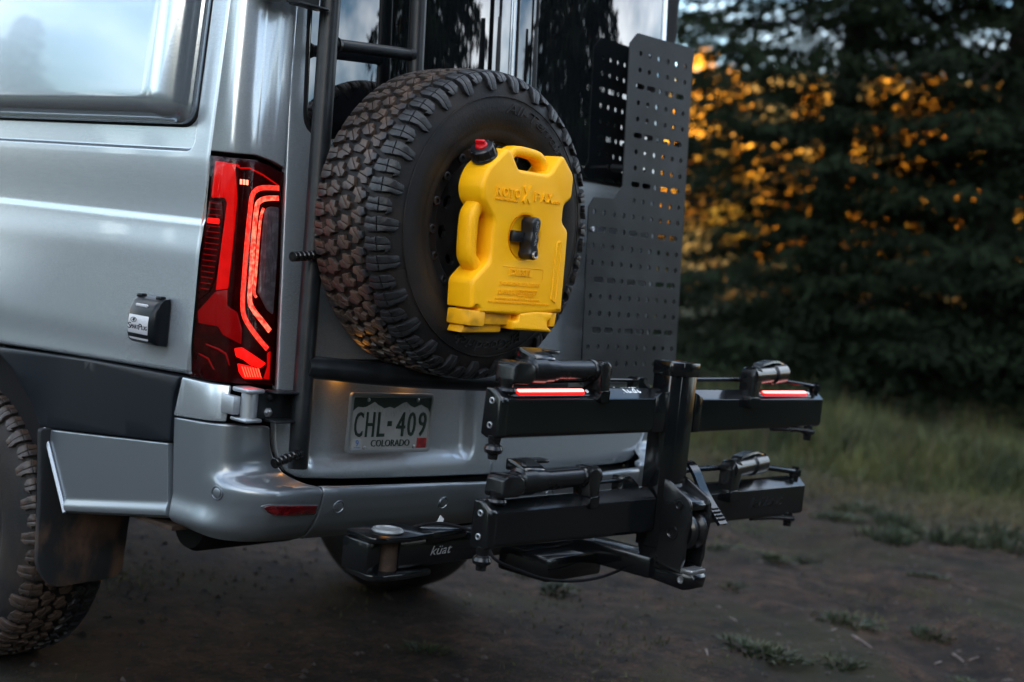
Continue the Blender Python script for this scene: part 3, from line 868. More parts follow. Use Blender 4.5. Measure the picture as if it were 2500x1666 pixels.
# red reflector let into the corner moulding
rO = round_poly([(.190, .666), (.205, .672), (.343, .663), (.343, .6405), (.232, .644), (.207, .650)], [.006, .006, .002, .002, .008, .008], 4)
vp(obj('reflector_surround', slab([(a + (a - .27) * .06, b + (b - .657) * .22) for a, b in rO], thick=.004, bev=.0015, fmap=lambda u, v, o: bump_map(u, v, o + .0015), du=.016), BUMPERPAINT))
vp(obj('rear_reflector', slab(rO, thick=.004, bev=.002, fmap=lambda u, v, o: bump_map(u, v, o + .004), du=.016), REFL))

# ---- rear doors
cutL = [(-.838, 2.6), (-.838, 1.0), (-.838, .86), (-.8365, .82), (-.829, .785), (-.814, .757), (-.793, .734), (-.765, .7205), (-.735, .7145)]
def door_off(x, z, m=1):
    # number-plate recess on the left door; a shallow bulge on the right one
    d = min(x - -.745, -.085 - x, z - .715, 1.2 - z) if m == 1 else -1
    if m == 1:
        rx = .05
        dx = min(x + .745, -.085 - x); dz = z - .722
        if dx < rx and dz < rx: d = rx - math.hypot(rx - min(dx, rx), rx - min(dz, rx))
        else: d = min(dx, dz)
        return -.020 * sstep(0, .045, d) * sstep(1.02, .97, z) - .004 * sstep(.73, .70, z)
    return -.006 * sstep(.74, .69, z)
def door_map(m): return lambda u, v, o: rear(u, v, o + door_off(u, v, m))
leftO = cutL + [(-.60, .7055), (-.30, .6945), (-.006, .6865), (-.0025, .69), (-.0025, 2.6)]
ld = vp(obj('left_rear_door', slab(leftO, thick=.02, bev=.004, fmap=door_map(1), du=.016, dv=.016), PAINT, ang=50))
rightO = [(.0025, 2.6), (.0025, .69), (.006, .6865), (.28, .6885), (.60, .6875), (.66, .690), (.70, .7005), (.73, .722), (.755, .752), (.775, .785), (.782, .82), (.784, 1.0), (.784, 2.6)]
rd = vp(obj('right_rear_door', slab(rightO, thick=.02, bev=.004, fmap=door_map(2), du=.03, dv=.03), PAINT, ang=50))
for d_, x0, x1 in ((ld, -.785, -.020), (rd, .020, .745)):
    gl = obj('rear_window', slab(round_poly(rect(x0, x1, 1.60, 2.50), .055, 6), thick=.012, bev=.003, fmap=rear_off(.006), dv=.3), GLASS, d_)
    obj('window_seal', slab(round_poly(rect(x0 - .008, x1 + .008, 1.592, 2.508), .06, 6), thick=.012, bev=.002, fmap=rear_off(.002), dv=.3), GAP, gl)
    xw = x0 + .69 if d_ is ld else x0 + .05
    bm = bmesh.new()
    P_ = [rear(xw, z, .03) for z in np.linspace(1.62, 2.02, 8)]
    tube(bm, P_, .007, 8, radii=[.010, .009, .008, .008, .007, .007, .006, .005])
    wp = obj('wiper', bm, BLACKTUBE, d_)
    bm = bmesh.new(); tube(bm, [rear(xw + .016, z, .018) for z in np.linspace(1.68, 2.24, 6)], .0045, 6); obj('wiper_blade', bm, GAP, wp)
# strip lamps over the plate
for x in (-.62, -.36):
    bm = bmesh.new(); box(bm, x - .022, x + .022, rearY(.98) - .006, rearY(.98) + .018, .972, .980, .003)
    obj('plate_lamp', bm, LAMPEMIT, ld)

# ---- number plate
pl_y = rearY(.85) + .020
def plate_map(u, v, o): return Vector((u, -.012 - o, v - (u + .45) * .02))
pO = round_poly(rect(-.606, -.301, .7775, .931), .010, 5)
plate = vp(obj('number_plate', slab(pO, thick=.006, bev=.0015, fmap=plate_map), PLATEW))
obj('plate_frame', slab(round_poly(rect(-.611, -.296, .7725, .936), .012, 5), [round_poly(rect(-.600, -.307, .7835, .925), .008, 5)], thick=.009, bev=.0018,
    fmap=lambda u, v, o: plate_map(u, v, o + .003), back=True), PLATEF, plate)
ridge = [(-.599, .888), (-.583, .899), (-.566, .897), (-.553, .8985), (-.537, .9055), (-.523, .9125), (-.509, .904), (-.498, .900), (-.486, .8945), (-.464, .899), (-.448, .8945), (-.432, .902), (-.414, .9105), (-.402, .9125),
         (-.386, .902), (-.370, .897), (-.356, .9025), (-.344, .9055), (-.328, .899), (-.316, .895), (-.308, .884)]
obj('plate_sky', slab(ridge + [(-.308, .9235), (-.599, .9235)], thick=.001, fmap=lambda u, v, o: plate_map(u, v, o + .0012)), PLATEG, plate)
pm = lambda u, v, o: plate_map(u, v, o + .0006)
bm = bmesh.new(); g = random.Random(2)
for k in range(70):
    x = g.uniform(-.585, -.312); zt = interp(x, [a for a, _ in ridge], [b for _, b in ridge]) - .004 - g.random() * .012
    if g.random() < .35 and not (-.44 < x < -.38 or -.55 < x < -.5): continue
    h = g.uniform(.004, .011)
    vs = [bm.verts.new(plate_map(a, b, .0011)) for a, b in ((x, zt), (x + .0012, zt), (x + .0022 + g.uniform(-.002, .002), zt - h), (x + .0005, zt - h))]
    bm.faces.new(vs)
obj('mountain_hatching', bm, GREYINK, plate)['kind'] = 'stuff'
for ch in [('C', -.590, .8175, .030, .067), ('H', -.548, .8175, .030, .067), ('L', -.505, .8175, .027, .067), ('4', -.434, .8175, .033, .067), ('0', -.391, .8175, .030, .067), ('9', -.349, .8175, .030, .067)]:
    lettering('plate_letter', [ch], pm, PLATEG, plate, .0028)
obj('plate_dot', slab(rect(-.468, -.453, .846, .860), thick=.002, fmap=lambda u, v, o: plate_map(u, v, o + .0025)), PLATEG, plate)
lettering('state_name', [('COLORADO', -.523, .7905, .146, .0185)], pm, PLATEG, plate, .0016)
obj('month_sticker', slab(rect(-.592, -.556, .784, .811), thick=.001, fmap=lambda u, v, o: plate_map(u, v, o + .0012)), PLATEW, plate)
lettering('month_number', [('9', -.5795, .792, .0105, .017)], lambda u, v, o: plate_map(u, v, o + .0014), BLUEINK, plate, .0004)
lettering('month_text', [('COLORADO', -.586, .787, .024, .003)], lambda u, v, o: plate_map(u, v, o + .0014), BLUEINK, plate, .0003)
obj('year_sticker', slab(rect(-.348, -.311, .7845, .812), thick=.001, fmap=lambda u, v, o: plate_map(u, v, o + .0012)), STICKR, plate)
for x, z in ((-.547, .9175), (-.360, .9175), (-.547, .788), (-.360, .788)):
    bm = bmesh.new(); lathe(bm, [(1e-5, -.0035), (.003, -.0035), (.0052, -.002), (.0055, .0)], plate_map(x, z, .001), 'Y', 14); obj('plate_screw', bm, STEEL, plate)

# ---- door hinges
def hinge(z0, z1, dx=0, dy=0):
    bm = bmesh.new()
    lathe(bm, [(1e-5, z0 + .006), (.021, z0 + .006), (.021, z1 - .010), (1e-5, z1 - .010)], (-.945 + dx, -.010 + dy, 0), 'Z', 24)
    h = vp(obj('door_hinge', bm, CHROME))
    bm = bmesh.new(); box(bm, -.970 + dx, -.918 + dx, -.034 + dy, .03 + dy, z1 - .010, z1 + .002, .004); box(bm, -.970 + dx, -.918 + dx, -.034 + dy, .03 + dy, z0 - .004, z0 + .006, .004)
    box(bm, -.985 + dx, -.962 + dx, .0 + dy, .05 + dy, z0 + .012, z1 - .02, .004)
    obj('hinge_leaf', bm, CHROME, h)
    return h
hinge(.873, .951); hinge(1.905, 1.985, .012, .062)

# ---- shore power inlet
def plug_map(u, v, o): return skin(u, v, o)
inl = round_poly(rect(-.204, -.080, 1.020, 1.140), .014, 5)
def inlet_side(off, ex):
    return None
bm = bmesh.new()
cx, cz = -.142, 1.08
prof2 = [(-.0, 1.144, .004), (.022, 1.144, .02)]
sec = [(0.0, 1.142), (.020, 1.139), (.036, 1.126), (.045, 1.106), (.0475, 1.08), (.0465, 1.045), (.040, 1.028), (.028, 1.022), (0.0, 1.020)]   # (height off the skin, z)
cols = []
for i, u in enumerate([-.203, -.199, -.193, -.103, -.094, -.089]):
    k = [.86, .96, 1, 1, .94, .80][i]
    cols.append([bm.verts.new(skin(u, 1.08 + (z - 1.08) * (.97 + .03 * k), h * k + .012)) for h, z in sec])
for a, b in zip(cols, cols[1:]):
    for k in range(len(sec) - 1): bm.faces.new((a[k], b[k], b[k + 1], a[k + 1]))
bm.faces.new(cols[0][::-1]); bm.faces.new(cols[-1])
inlet = vp(obj('power_inlet', bm, PLUGB, ang=40))
bm = bmesh.new()
for u in (-.193, -.110): box(bm, *sorted((skin(u, 0).x - .018, skin(u, 0).x - .035)), skin(u, 0).y - .012, skin(u, 0).y + .012, 1.136, 1.147, .003)
obj('inlet_hinge', bm, PLUGB, inlet)
obj('inlet_label', slab(round_poly(rect(-.194, -.108, 1.030, 1.101), .008, 4), thick=.004, bev=.001, fmap=lambda u, v, o: skin(u, v, o + .0605 - .0065 * sstep(1.055, 1.03, v) - .0035 * sstep(1.075, 1.105, v)), dv=.006), PLUGS, inlet)
im = lambda u, v, o: skin(u, v, o + .0610 - .0035 * sstep(1.075, 1.105, v))
lettering('inlet_lettering', [('S', -.192, 1.0565, .0125, .0155), ('MART', -.179, 1.0575, .033, .0105), ('P', -.1455, 1.0565, .0125, .0155), ('LUG', -.1325, 1.0575, .0225, .0105), ('30 - 50', -.168, 1.0405, .024, .003)], im, GAP, inlet, .0004)
obj('inlet_emblem', slab(circ(-.170, 1.080, .013, 20, .0065), [circ(-.170, 1.080, .0115, 20, .0053)], thick=.0006, fmap=lambda u, v, o: im(u, v, o + .0006), back=True), GAP, inlet)
obj('inlet_bolt_sign', slab([(-.170, 1.0845), (-.164, 1.0835), (-.168, 1.0805), (-.163, 1.0795), (-.172, 1.0755), (-.1705, 1.0785), (-.176, 1.079)], thick=.0006, fmap=lambda u, v, o: im(u, v, o + .0006)), GAP, inlet)
obj('inlet_latch', slab(slot(-.150, 1.1185, .052, .0075), thick=.003, bev=.001, fmap=lambda u, v, o: skin(u, v, o + .0545)), PLUGS, inlet)

# ---- mud flap, underside
def flap_map(u, v, o): return Vector((u, .765 + .02 * sstep(.6, .25, v) - o, v))
bm = slab(round_poly([(-1.036, .727), (-.71, .727), (-.715, .272), (-.945, .262), (-1.0, .325), (-1.008, .41)], [.012, 0, .04, .03, .05, .05], 5), thick=.016, bev=.005, fmap=flap_map, dv=.06, back=True)
vp(obj('mud_flap', bm, FLAPM))
bm = bmesh.new()
box(bm, -.62, -.55, .3, 4.8, .48, .62, .01); box(bm, .55, .62, .3, 4.8, .48, .62, .01); box(bm, -.6, .6, .30, .42, .47, .58, .02)
lathe(bm, [(1e-5, -.76), (.05, -.76), (.05, .76), (1e-5, .76)], (0, 1.22, .39), 'X', 16)
vp(obj('chassis_frame', bm, UNDER))
bm = bmesh.new(); lathe(bm, [(1e-5, -.16), (.13, -.15), (.145, 0), (.13, .15), (1e-5, .16)], (0, 1.22, .39), 'X', 24); vp(obj('axle_housing', bm, UNDER))
bm = bmesh.new(); lathe(bm, [(1e-5, -.20), (.07, -.19), (.08, -.17), (.08, .17), (.07, .19), (1e-5, .20)], (-.50, .52, .485), 'X', 24)
tube(bm, smooth_path([(-.30, .52, .46), (-.10, .45, .50), (.05, .50, .56)], 6), .022, 10)
vp(obj('exhaust_silencer', bm, UNDER))
bm = bmesh.new(); box(bm, -.985, -.70, .20, .66, .555, .568, .003); vp(obj('sill_brace', bm, DUST))

# ================================================================ WHEELS
def tyre_body(Rt, W, Rr, name, parent, axis='Y'):
    """carcass: bead, bulging sidewall, shoulder, groove floor; centred, axle along `axis`, outer face at negative side"""
    h = W / 2
    side = [(Rr - .004, h * .86), (Rr + .010, h * .93), (Rr + .022, h * .955), (Rr + .030, h * .965), (Rr + .034, h * .985), (Rr + .055, h * 1.045), (Rr + .085, h * 1.06), (Rt - .070, h * 1.02), (Rt - .050, h * .965), (Rt - .033, h * .90), (Rt - .020, h * .80), (Rt - .0145, h * .70)]
    prof = [(r, -a) for r, a in side] + [(Rt - .0105, -h * .35), (Rt - .010, 0), (Rt - .0105, h * .35)] + [(r, a) for r, a in side[::-1]] + [(Rr - .004, 0)]
    bm = bmesh.new(); lathe(bm, prof, (0, 0, 0), axis, 120, close=True)
    return obj(name, bm, RUBBER, parent, ang=40)

def tyre_surf(Rt, W):
    """(theta, a, off) on the tyre skin; a is the distance across the tread from its centre, running over the shoulder down the sidewall"""
    h = W / 2
    pa = [(-h * .80 - .072, 0)]
    P = [(0, Rt), (h * .35, Rt - .0006), (h * .62, Rt - .0022), (h * .80, Rt - .0055), (h * .90, Rt - .0125), (h * .985, Rt - .027), (h * 1.035, Rt - .047), (h * 1.055, Rt - .066)]
    aa = [0]
    for (x0, r0), (x1, r1) in zip(P, P[1:]): aa.append(aa[-1] + math.hypot(x1 - x0, r1 - r0))
    xs = [p[0] for p in P]; rs = [p[1] for p in P]
    def f(t, a, off, axis):
        s = 1 if a >= 0 else -1; q = abs(a)
        x = interp(q, aa, xs); r = interp(q, aa, rs)
        e = .003; dx = interp(q + e, aa, xs) - interp(q - e, aa, xs); dr = interp(q + e, aa, rs) - interp(q - e, aa, rs)
        l = math.hypot(dx, dr) or 1; nx_, nr = -dr / l, dx / l
        if q < 1e-6: nx_, nr = 0, 1
        x += nx_ * off; r += nr * off; x *= s
        ct, st = r * cos(t), r * sin(t)
        return Vector((ct, x, st)) if axis == 'Y' else Vector((x, ct, st))
    return f, aa

def clip(poly, p, n):
    """the part of a polygon on the positive side of a line"""
    out = []
    for i in range(len(poly)):
        a, b = poly[i - 1], poly[i]
        da = (a[0] - p[0]) * n[0] + (a[1] - p[1]) * n[1]; db = (b[0] - p[0]) * n[0] + (b[1] - p[1]) * n[1]
        if (da > 0) != (db > 0):
            t = da / (da - db); out.append((a[0] + (b[0] - a[0]) * t, a[1] + (b[1] - a[1]) * t))
        if db > 0: out.append(b)
    return out

def block_mesh(name, outline, f, axis, Rt, depth, cuts=()):
    """tread block from an (arc length, lateral) outline with rounded rim; cuts are sipes, lines that part it"""
    pieces = [outline]
    for p, ang in cuts:
        n = (cos(ang), sin(ang)); nxt = []
        for q in pieces:
            for sg in (1, -1):
                c = clip(q, (p[0] + sg * n[0] * .0009, p[1] + sg * n[1] * .0009), (n[0] * sg, n[1] * sg))
                if len(c) >= 3 and abs(area2(c)) > 6e-5: nxt.append(c)
        pieces = nxt
    bm = bmesh.new()
    for q in pieces:
        b2 = slab(q, thick=depth, bev=.0012, dv=.013, fmap=lambda u, v, o: f(u / Rt, v, o, axis))
        bmesh.ops.recalc_face_normals(b2, faces=b2.faces[:])
        me = bpy.data.meshes.new('tmp'); b2.to_mesh(me); b2.free(); bm.from_mesh(me); bpy.data.meshes.remove(me)
    shade(bm, 38)
    me = bpy.data.meshes.new(name); bm.to_mesh(me); bm.free(); me.materials.append(TREAD)
    return me

def dress_tyre(tyre, Rt, W, npitch, axis, full=True):
    f, aa = tyre_surf(Rt, W); p = 2 * pi * Rt / npitch; h = W / 2
    sh0 = h * .56; sh1, sh2 = aa[3] + .062, aa[3] + .040
    mir = lambda pts: [(a, -b) for a, b in pts][::-1]
    # shoulder lugs, alternately long and short down the sidewall, with a stepped edge
    def lug(e, wd, kink):
        return [(-wd * .42, sh0 + .004), (wd * .30, sh0 - .003), (wd * .46, sh0 + .012), (wd * .44, aa[3] + .006), (wd * .36, aa[4] + .012), (wd * .52 + kink, e - .016), (wd * .30 + kink, e), (-wd * .20 + kink, e - .002), (-wd * .42, aa[4] + .013), (-wd * .46, aa[3] + .004), (-wd * .34, sh0 + .020)]
    L1 = [(a, b) for a, b in lug(sh1, p * .86, -.004)]; L2 = lug(sh2, p * .80, .003)
    c1 = [(-p * .40, -.020), (-p * .08, -.025), (p * .06, -.012), (p * .40, -.015), (p * .42, .004), (p * .20, .010), (p * .10, .0215), (-p * .22, .019), (-p * .26, .004), (-p * .44, .000)]
    c2 = [(-p * .30, -.017), (p * .14, -.021), (p * .40, -.008), (p * .34, .016), (p * .02, .020), (-p * .10, .006), (-p * .38, .006)]
    yo = h * .365
    protos = []
    for sgn in (-1, 1):
        for k, L_ in ((0, L1), (1, L2)):
            q = L_ if sgn > 0 else mir(L_)
            protos.append((block_mesh('tread_block', q, f, axis, Rt, .0125, [((0, sgn * (sh0 + .018)), radians(4)), ((.004, sgn * (aa[3] + .004)), radians(94 if sgn > 0 else 86))]), 2, k, 0.0 if sgn > 0 else .5))
    for lat, out, ph in ((-yo * .98, c1, .15), (0.0, c2, .55), (yo * .98, [(-a, -b) for a, b in c1], .9)):
        for k in (0, 1):
            o2 = [(a * (1 - .06 * k), (b * (1 if k == 0 else -1)) + lat) for a, b in (out if k == 0 else out[::-1])]
            protos.append((block_mesh('tread_block', o2, f, axis, Rt, .0125, [((0, lat), radians(20 + 30 * k))]), 2, k, ph))
    for me, st, k, ph in protos:
        for i in range(k, npitch, st):
            o = bpy.data.objects.new('tread_block', me); COL.objects.link(o); o.parent = tyre
            a = (i + ph) * 2 * pi / npitch
            o.rotation_euler = (0, -a, 0) if axis == 'Y' else (a, 0, 0)

def arc_text(name, items, R_, face, parent, m, axis='Y', inner=True, height=.0012):
    """raised lettering round the sidewall; items: (text, angle of its middle, arc width, letter height, flip)"""
    for s, mid_a, wd, hh, flip in items:
        def fm(u, v, o):
            if not flip:
                a = mid_a - (u - wd / 2) / R_; r = R_ + v
            else:
                a = mid_a - (u - wd / 2) / R_; r = R_ + v
            return Vector((r * cos(a), face - o, r * sin(a)))
        lettering(name, [(s, 0, 0, wd, hh, .25)], fm, m, parent, height)

# ---- spare wheel: a thing of its own, hung on the carrier
RS, WS = .400, .266
spare = empty('spare_wheel', (-.452, -.180, 1.407))
tag(spare, 'big knobbly all terrain spare wheel mounted flat against the left rear door', 'spare wheel')
ty = tyre_body(RS, WS, .222, 'tyre', spare)
dress_tyre(ty, RS, WS, 52, 'Y')
LETTER = mat('sidewall_lettering', (0.020, 0.020, 0.021), 0.30)
arc_text('sidewall_lettering', [('All-Terrain T/A', radians(57), .36, .026, False), ('BFGoodrich', radians(-88), .25, .026, False)], .292, -WS / 2 * 1.045, ty, LETTER, height=.0042)
bm = bmesh.new(); lathe(bm, [(.329, -.1375), (.330, -.1402), (.3315, -.1402), (.3325, -.1375)], (0, 0, 0), 'Y', 120)
lathe(bm, [(.262, -.1310), (.263, -.1335), (.2645, -.1335), (.2655, -.1310)], (0, 0, 0), 'Y', 120); obj('rim_line', bm, RUBBER, ty)
# rim: rolled lip, bolted ring, dished barrel, disc with windows
bm = bmesh.new()
lathe(bm, [(.232, -.104), (.236, -.110), (.2345, -.1155), (.229, -.116), (.225, -.112), (.222, -.104), (.214, -.100), (.184, -.098), (.179, -.094), (.172, -.070), (.168, -.03), (.16, .0), (.15, .03), (.215, .06), (.228, .10)], (0, 0, 0), 'Y', 72)
rim = obj('rim', bm, RIMM, spare, ang=40)
for k in range(18):
    a = 2 * pi * k / 18 + .1; c = Vector((.199 * cos(a), -.0985, .199 * sin(a)))
    bm = bmesh.new(); lathe(bm, [(.0125, .004), (.0120, -.008), (.0100, -.0095), (.0065, -.0095), (.0055, -.004), (1e-5, -.004)], c, 'Y', 12); obj('ring_bolt', bm, RIMM, rim)
win = []
for k in range(10):
    a = 2 * pi * k / 10 + .2
    win.append([(.125 * cos(a) + (x * cos(a) - z * sin(a)), .125 * sin(a) + (x * sin(a) + z * cos(a))) for x, z in slot(0, 0, .026, .040, 4)[::1]])
obj('wheel_disc', slab(circ(0, 0, .170, 56), win, thick=.012, bev=.003, fmap=lambda u, v, o: Vector((u, -.066 - o - .010 * sstep(.11, .08, math.hypot(u, v)), v)), back=True), RIMM, rim)
bm = bmesh.new(); lathe(bm, [(1e-5, -.02), (.165, -.02), (.165, 0), (1e-5, 0)], (0, 0, 0), 'Y', 40); obj('wheel_back', bm, GAP, rim)
for k in range(6):
    a = 2 * pi * k / 6; c = Vector((.065 * cos(a), -.078, .065 * sin(a)))
    bm = bmesh.new(); lathe(bm, [(.011, .0), (.011, -.018), (.006, -.024), (1e-5, -.024)], c, 'Y', 6); obj('lug_nut', bm, RIMM, rim)
bm = bmesh.new(); box(bm, -.08, .02, -.160, -.08, -.05, .05, .008); obj('can_mount', bm, BLACKTUBE, spare)

# ---- rear wheels of the van
RW, WW = .425, .272
def road_wheel(x, label, full):
    wv = empty('rear_wheel', (x, 1.245, GZ + RW - .012))
    vp(wv)
    t = tyre_body(RW, WW, .222, 'tyre', wv, 'X')
    if full: dress_tyre(t, RW, WW, 50, 'X')
    else:
        f, aa = tyre_surf(RW, WW)
    s = -1 if x < 0 else 1
    bm = bmesh.new(); lathe(bm, [(.232, .108 * s), (.236, .114 * s), (.23, .120 * s), (.222, .110 * s), (.20, .10 * s), (.18, .08 * s), (.17, .0), (.06, .02 * s), (.05, .05 * s), (1e-5, .05 * s)], (0, 0, 0), 'X', 48); obj('rim', bm, RIMM, wv)
    return wv
lw = road_wheel(-.862, None, True)
road_wheel(.862, None, False)
bm = bmesh.new()
arc = [(1.235 + .52 * cos(a), .42 + .52 * sin(a)) for a in np.linspace(radians(-8), radians(146), 30)]
arc2 = [(1.235 + .50 * cos(a), .42 + .50 * sin(a)) for a in np.linspace(radians(146), radians(-8), 30)]
prism(bm, arc + arc2, -.975, -.60, 'X'); box(bm, -.66, -.60, .82, 1.7, .45, .95, .02)
vp(obj('wheel_arch_liner', bm, GAP))

# ================================================================ LADDER / CARRIER
car = empty('tyre_carrier', (-.85, -.1, .76))
tag(car, 'matt black tube carrier with ladder rungs bolted to the left door hinges', 'tyre carrier')
CO = Matrix.Translation((.85, .1, -.76))
def cp(o): o.parent = car; o.matrix_parent_inverse = CO; return o
pole = lambda z: Vector((-.782 - .0331 * (1.93 - z), .012 + .075 * (z - 1.83), z))
bm = bmesh.new(); tube(bm, [pole(z) for z in (.757, .761, .9, 1.2, 1.6, 2.0, 2.45)], .0255, 28, radii=[.0235, .0255, .0255, .0255, .0255, .0255, .0255])
cp(obj('main_post', bm, BLACKTUBE))
inner = lambda z: Vector((-.474 , .012 + .075 * (z - 1.83), z))
bm = bmesh.new(); tube(bm, [inner(z) for z in (1.56, 1.8, 2.1, 2.45)], .0225, 24); cp(obj('inner_post', bm, BLACKTUBE))
for z in (1.832, 2.13):
    a, b = pole(z - .012), inner(z + .012)
    bm = bmesh.new(); tube(bm, [a, b], .0155, 18); ru = cp(obj('ladder_rung', bm, BLACKTUBE))
    bm = bmesh.new(); d = (b - a).normalized(); tube(bm, [b - d * .028, b - d * .016], .018, 14, radii=[.0160, .0215]); tube(bm, [a + d * .028, a + d * .04], .018, 14, radii=[.0205, .0160]); obj('weld_bead', bm, BLACKTUBE, ru)
bm = bmesh.new()
tube(bm, smooth_path([(-.812, -.055, 1.012), (-.74, -.078, 1.009), (-.64, -.12, 1.004), (-.45, -.165, .998), (-.20, -.18, .992), (.05, -.18, .985)], 8), .029, 22)
cp(obj('cross_tube', bm, BLACKTUBE))
bm = bmesh.new(); prism(bm, [(-.80, 1.035), (-.55, 1.035), (-.30, 1.022), (-.30, 1.0), (-.80, 1.0)], -.075, -.065, 'Y', .002)
cp(obj('gusset_plate', bm, BLACKTUBE))
bm = bmesh.new(); tube(bm, [(-.452, -.035, 1.0), (-.452, .0, 1.7)], .022, 16); box(bm, -.57, -.33, -.075, -.03, 1.33, 1.47, .006); cp(obj('wheel_mount', bm, BLACKTUBE))
for z0, z1, dy in ((.872, .952, 0), (1.895, 1.985, .052)):
    y0 = -.045 + dy
    bm = bmesh.new()
    prism(bm, round_poly([(-.945, z0 + .014), (-.90, z0 + .004), (-.812, z0), (-.812, z1 - .004), (-.90, z1), (-.945, z1 - .016)], .006, 3), y0 + .020, y0 + .026, 'Y')
    box(bm, -.905, -.812, y0 - .022, y0 + .025, z1 - .008, z1 - .002, .002); box(bm, -.905, -.812, y0 - .022, y0 + .025, z0, z0 + .006, .002)
    hb = cp(obj('hinge_bracket', bm, BLACKTUBE))
    for z in ((z0 + z1) / 2 + .020, (z0 + z1) / 2 - .018):
        bm = bmesh.new(); lathe(bm, [(.0125, 0), (.0125, -.002), (.0085, -.0022), (.0085, -.009), (.004, -.0115), (1e-5, -.0115)], (-.897, y0 + .020, z), 'Y', 6 if z > 1.9 or z < .92 else 16); obj('bracket_bolt', bm, BLACKTUBE if z > (z0 + z1) / 2 else STEEL, hb)
def peg(p, d, ln):
    d = Vector(d).normalized(); p = Vector(p)
    bm = bmesh.new(); prof = []
    tube(bm, [p - d * .006, p + d * .012], .013, 14)
    n = 5; x = .012
    pts, rad = [], []
    for i in range(n):
        for a, r in ((0, .0095), (.002, .0125), (.012, .0125), (.0145, .0095)):
            pts.append(p + d * (x + a)); rad.append(r)
        x += (ln - .012) / n
    pts += [p + d * x, p + d * (x + .001), p + d * (x - .012)]; rad += [.0125, .0085, .0085]
    tube(bm, pts, .01, 16, radii=rad)
    cp(obj('foot_peg', bm, RACKGLOSS))
peg(pole(1.292) + Vector((-.010, -.028, 0)), (-1, -.12, -.10), .088)
peg(pole(.800) + Vector((-.020, -.022, 0)), (-1, -.18, -.22), .090)

# ================================================================ FUEL CAN
can = empty('fuel_can', (-.43, -.36, 1.152))
tag(can, 'bright yellow diesel jerry can clamped to the middle of the spare wheel', 'fuel can')
KO = Matrix.Translation((.43, .36, -1.152))
def kp(o): o.parent = can; o.matrix_parent_inverse = KO; return o
FY, TH = -.400, .082
def can_map(u, v, o): return Vector((u, FY - o, v))
bodyO = [(-.603, 1.524), (-.590, 1.549), (-.530, 1.603), (-.514, 1.600), (-.478, 1.556), (-.366, 1.556), (-.350, 1.566), (-.318, 1.607), (-.306, 1.608), (-.264, 1.570), (-.258, 1.556), (-.258, 1.503), (-.287, 1.484), (-.287, 1.440), (-.259, 1.420),
         (-.255, 1.330), (-.252, 1.224), (-.251, 1.203), (-.288, 1.2025), (-.4195, 1.1915), (-.573, 1.1935), (-.574, 1.205), (-.604, 1.203), (-.6085, 1.271), (-.550, 1.325), (-.552, 1.425), (-.601, 1.470), (-.608, 1.50)]
kr = [.012, .010, .008, .008, .010, .010, .010, .008, .008, .010, .008, .012, .010, .010, .012, 0, 0, .006, .002, .004, .004, .003, .005, .012, .014, .014, .014, .010]
recess_hole = circ(-.434, 1.390, .056, 28, .0535)
body = kp(obj('can_body', slab(round_poly(bodyO, kr, 4), [recess_hole], thick=TH, bev=.011, segs=(.12, .32, .62), fmap=can_map, back=True), YEL, ang=40))
bm = bmesh.new(); lathe(bm, [(.0575, .0), (.0555, .006), (.0545, .013), (1e-5, .013)], (-.434, FY + .0005, 1.390), 'Y', 36)
kp(obj('mount_well', bm, YEL))
# left carrying handle and top handle, rounded rectangular bars at mid depth
def bar(pts, wd, dp, yc, m, name, n=8):
    c = smooth_path([(a, 0, b) for a, b in pts], 4); bm = bmesh.new(); rings = []
    for i, p in enumerate(c):
        t = (c[min(len(c) - 1, i + 1)] - c[max(0, i - 1)]).normalized(); q = Vector((t.z, 0, -t.x))
        ring = []
        for k in range(16):
            a = 2 * pi * k / 16; ca, sa = cos(a), sin(a)
            e = .55
            ring.append(bm.verts.new(p + q * (wd / 2 * math.copysign(abs(ca) ** e, ca)) + Vector((0, yc + dp / 2 * math.copysign(abs(sa) ** e, sa), 0))))
        rings.append(ring)
    for a, b in zip(rings, rings[1:]):
        for k in range(16): bm.faces.new((a[k], a[(k + 1) % 16], b[(k + 1) % 16], b[k]))
    bm.faces.new(rings[0][::-1]); bm.faces.new(rings[-1])
    return kp(obj(name, bm, m, ang=50))
bar([(-.566, 1.470), (-.584, 1.450), (-.597, 1.428), (-.5975, 1.375), (-.593, 1.332), (-.578, 1.313), (-.560, 1.298)], .034, .050, FY + TH * .55, YEL, 'side_handle')
bar([(-.500, 1.560), (-.478, 1.594), (-.455, 1.604), (-.400, 1.603), (-.370, 1.598), (-.348, 1.580), (-.340, 1.556)], .026, .046, FY + TH * .58, YEL, 'top_handle')
# feet: stepped pads under the body
bm = bmesh.new(); prism(bm, [(-.604, 1.160), (-.548, 1.158), (-.548, 1.199), (-.604, 1.199)], FY + .002, FY + TH, 'Y', .005); kp(obj('foot', bm, YELD))
bm = bmesh.new(); prism(bm, [(-.60, 1.140), (-.452, 1.144), (-.452, 1.166), (-.59, 1.164)], FY + .030, FY + TH, 'Y', .005); kp(obj('foot', bm, YELD))
bm = bmesh.new(); prism(bm, [(-.59, 1.162), (-.43, 1.165), (-.43, 1.20), (-.59, 1.20)], FY + .018, FY + TH - .004, 'Y', .004); kp(obj('foot_web', bm, YELD))
obj_f = slab(round_poly([(-.4195, 1.197), (-.4215, 1.180), (-.444, 1.176), (-.443, 1.1545), (-.287, 1.1520), (-.292, 1.160), (-.306, 1.168), (-.306, 1.182), (-.290, 1.186), (-.288, 1.203), (-.36, 1.205)], [.003, .004, .004, .005, .004, .008, .008, .008, .004, .003, 0], 4), thick=TH - .012, bev=.006, segs=(.2, .5), fmap=lambda u, v, o: can_map(u, v, o + .0005), back=True)
kp(obj('foot', obj_f, YEL))
